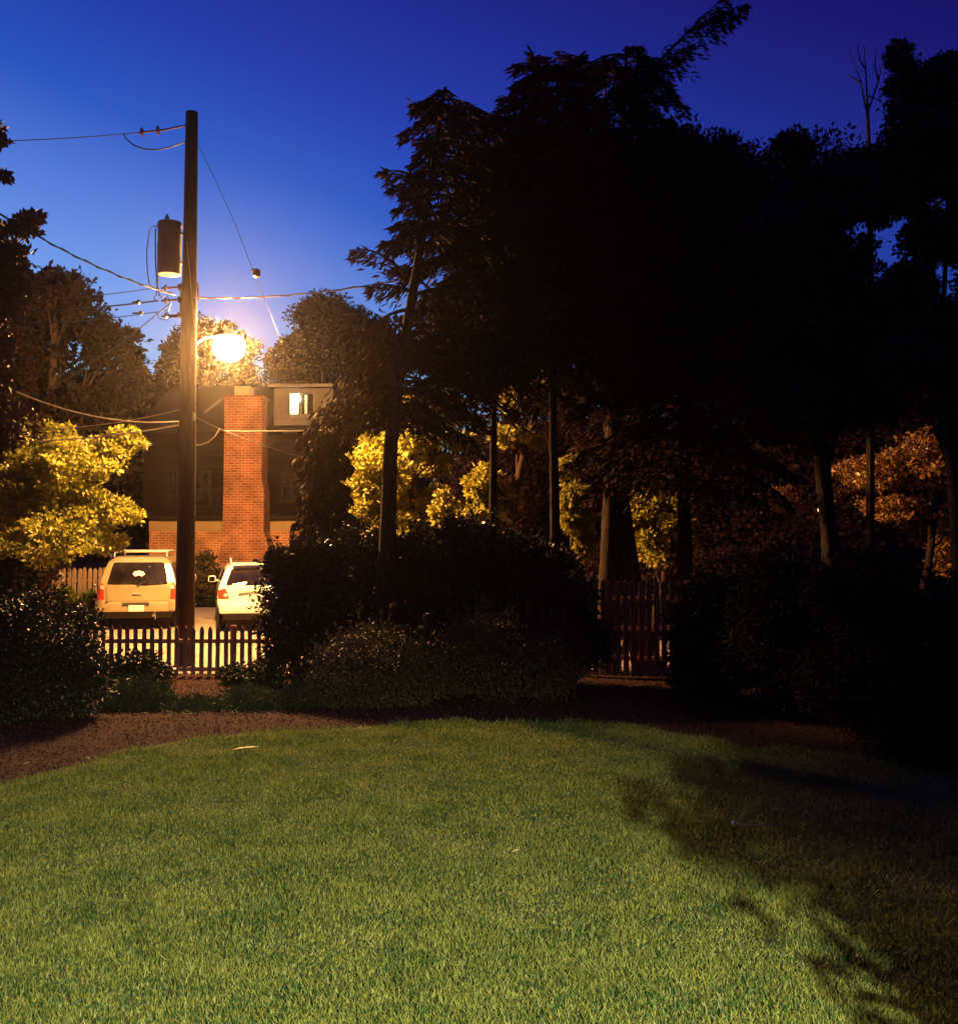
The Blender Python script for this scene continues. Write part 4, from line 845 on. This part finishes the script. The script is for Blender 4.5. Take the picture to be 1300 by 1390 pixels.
# ------------------------------------------------------------------ small things
lf = ground(335, 1024); mb = MB()
pts = [(-.11, 0), (-.05, .03), (.02, .035), (.1, .005), (.02, -.03), (-.05, -.025)]
vs = [mb.bm.verts.new((x, y, .07 + .02 * abs(y) * 20 + x * .15)) for x, y in pts]; c = mb.bm.verts.new((0, 0, .062))
for i in range(6): mb.bm.faces.new((vs[i], vs[(i + 1) % 6], c))
o = mb.build('fallen_leaf', M['fallen']); o.location = lf; o.scale = (1.6, 1.6, 1); tag(o, 'single pale dry leaf lying on the left of the lawn', 'leaf')
for (px, py, lab) in ((120, 1036, 'tiny pale leaf on the mulch below the big boxwood'), (36, 1043, 'tiny pale leaf on the mulch at the left frame edge'), (766, 927, 'tiny pale leaf on the mulch right of the azaleas'), (930, 968, 'tiny pale leaf on the mulch before the evergreen shrubs'), (700, 1165, 'tiny dry leaf lying in the middle of the lawn')):
    q = o.copy(); COL.objects.link(q); q.location = ground(px, py); q.scale = (.35, .5, .8); q.rotation_euler = (0, 0, px * .7); q['label'] = lab; q['group'] = 'small fallen leaves'
st = ground(1024, 1131); e = empty('sprinkler', st, 'thin sprinkler spike lying on the shadowed right of the lawn', 'sprinkler', rz=-.05)
MB().tube([(-.17, 0, .075), (.0, .0, .07), (.17, -.0, .07)], .004, 6).build('spike', M['metal'], e, True)
mb = MB(); mb.lathe([(.004, -.02), (.018, -.012), (.02, .008), (.008, .02)], (-.18, 0, .08), 12); mb.build('nozzle', M['plate'], e, True)
# small pale leaf cluster + far lamp
g = at(1118, 693, 30); fb = foot(1118, 30); e = empty('garden_lamp', fb, 'small far lamp shining between the dark trees at right', 'lamp')
h = g.z - fb.z
MB().tube([(0, 0, 0), (0, 0, h - .08)], .03, 8).build('post', M['blackplastic'], e, True)
mb = MB(); mb.lathe([(.03, -.05), (.09, -.03), (.11, .02), (.1, .05)], (0, 0, h), 16); mb.build('globe', M['porchglow'], e, True)
mb = MB(); mb.lathe([(.14, .055), (.1, .1), (.02, .14)], (0, 0, h), 16); mb.build('cap', M['blackplastic'], e, True)
for (px, py) in ((1270, 1300), ):
    pass
# yard flood lamp on its post, behind the viewer
LP = Vector((2.03, -2.5, 3.9)); e = empty('yard_floodlight', (LP.x, LP.y - .15, 0), 'white floodlight on a post behind the camera lighting the lawn', 'floodlight')
MB().tube([(0, 0, 0), (0, 0, 4.0)], .045, 10).build('post', M['blackplastic'], e, True)
MB().box((0, .02, 3.98), (.24, .14, .18), bev=.015, rx=-.35).build('housing', M['metal'], e, True)
sl = bpy.data.lights.new('flood_beam', 'SPOT'); so = bpy.data.objects.new('flood_beam', sl); COL.objects.link(so)
so.location = LP + Vector((0, .08, -.04)); tgt = Vector((-.7, 4.7, 0)); so.rotation_euler = (tgt - so.location).to_track_quat('-Z', 'Y').to_euler()
sl.energy = 13000; sl.color = (1.0, .93, .70); sl.spot_size = R(42); sl.spot_blend = 1; sl.shadow_soft_size = .06; so.scale = (2.0, 1, 1)

# ------------------------------------------------------------------ sky, haze
W = bpy.data.worlds.new('World'); S.world = W; W.use_nodes = True
N = W.node_tree.nodes; L = W.node_tree.links; bg = N['Background']
sky = N.new('ShaderNodeTexSky'); sky.sky_type = 'NISHITA'; sky.sun_disc = False; sky.sun_elevation = R(-3.5); sky.sun_rotation = R(-28); sky.air_density = 1.2; sky.dust_density = .6; sky.ozone_density = 4
tn = N.new('ShaderNodeVectorMath'); tn.operation = 'MULTIPLY'; tn.inputs[1].default_value = (.75, .95, 1.6); L.new(sky.outputs[0], tn.inputs[0])
tcw = N.new('ShaderNodeTexCoord'); dv = N.new('ShaderNodeVectorMath'); dv.operation = 'DOT_PRODUCT'; dv.inputs[1].default_value = (.33 / .8, 0, 1 / .8)
L.new(tcw.outputs['Generated'], dv.inputs[0]); rp = N.new('ShaderNodeValToRGB'); L.new(dv.outputs['Value'], rp.inputs['Fac'])
stops = [(.0, (2.5, 2.3, 1.0)), (.105, (2.3, 2.1, .97)), (.225, (1.4, 1.5, .88)), (.315, (.42, .9, .80)), (.41, (.38, .55, .72)), (.645, (.36, .15, .40)), (.78, (.32, .10, .34)), (1.0, (2.4, .08, 1.2))]  # last stop is an added purple zenith, out of view, tinting the shadows
while len(rp.color_ramp.elements) < len(stops): rp.color_ramp.elements.new(.5)
for q, (p_, c_) in zip(rp.color_ramp.elements, stops): q.position = p_; q.color = (*[v / 2.5 for v in c_], 1)
gm = N.new('ShaderNodeVectorMath'); gm.operation = 'MULTIPLY'; L.new(tn.outputs[0], gm.inputs[0]); L.new(rp.outputs['Color'], gm.inputs[1])
g2 = N.new('ShaderNodeVectorMath'); g2.operation = 'SCALE'; g2.inputs['Scale'].default_value = 2.5; L.new(gm.outputs[0], g2.inputs[0])
L.new(g2.outputs[0], bg.inputs['Color']); bg.inputs['Strength'].default_value = 4.0
#@@HAZE
bm = bmesh.new(); bmesh.ops.create_cube(bm, size=1, matrix=Matrix.Translation((0, 64, 11.5)) @ Matrix.Diagonal((200, 230, 27, 1)))
me = bpy.data.meshes.new('haze'); bm.to_mesh(me); bm.free()
hm = bpy.data.materials.new('haze'); hm.use_nodes = True; n_, l_ = nt(hm); n_.remove(n_['Principled BSDF']); pv = n_.new('ShaderNodeVolumePrincipled')
pv.inputs['Density'].default_value = .00045; pv.inputs['Color'].default_value = (.98, .80, .76, 1); pv.inputs['Anisotropy'].default_value = .94
l_.new(pv.outputs[0], n_['Material Output'].inputs['Volume'])
hz_ = link('haze', me, hm); hz_['kind'] = 'stuff'; tag(hz_, 'thin haze over the whole yard, added to imitate lamp glare', 'haze')  # volume added to imitate the lens glow around the street lamp

S.view_settings.view_transform = 'Standard'; S.view_settings.look = 'None'; S.view_settings.exposure = 0; S.view_settings.gamma = 1
S.cycles.volume_bounces = 0; S.cycles.max_bounces = 4; S.cycles.diffuse_bounces = 2; S.cycles.glossy_bounces = 2; S.cycles.transparent_max_bounces = 8; S.cycles.sample_clamp_indirect = 4
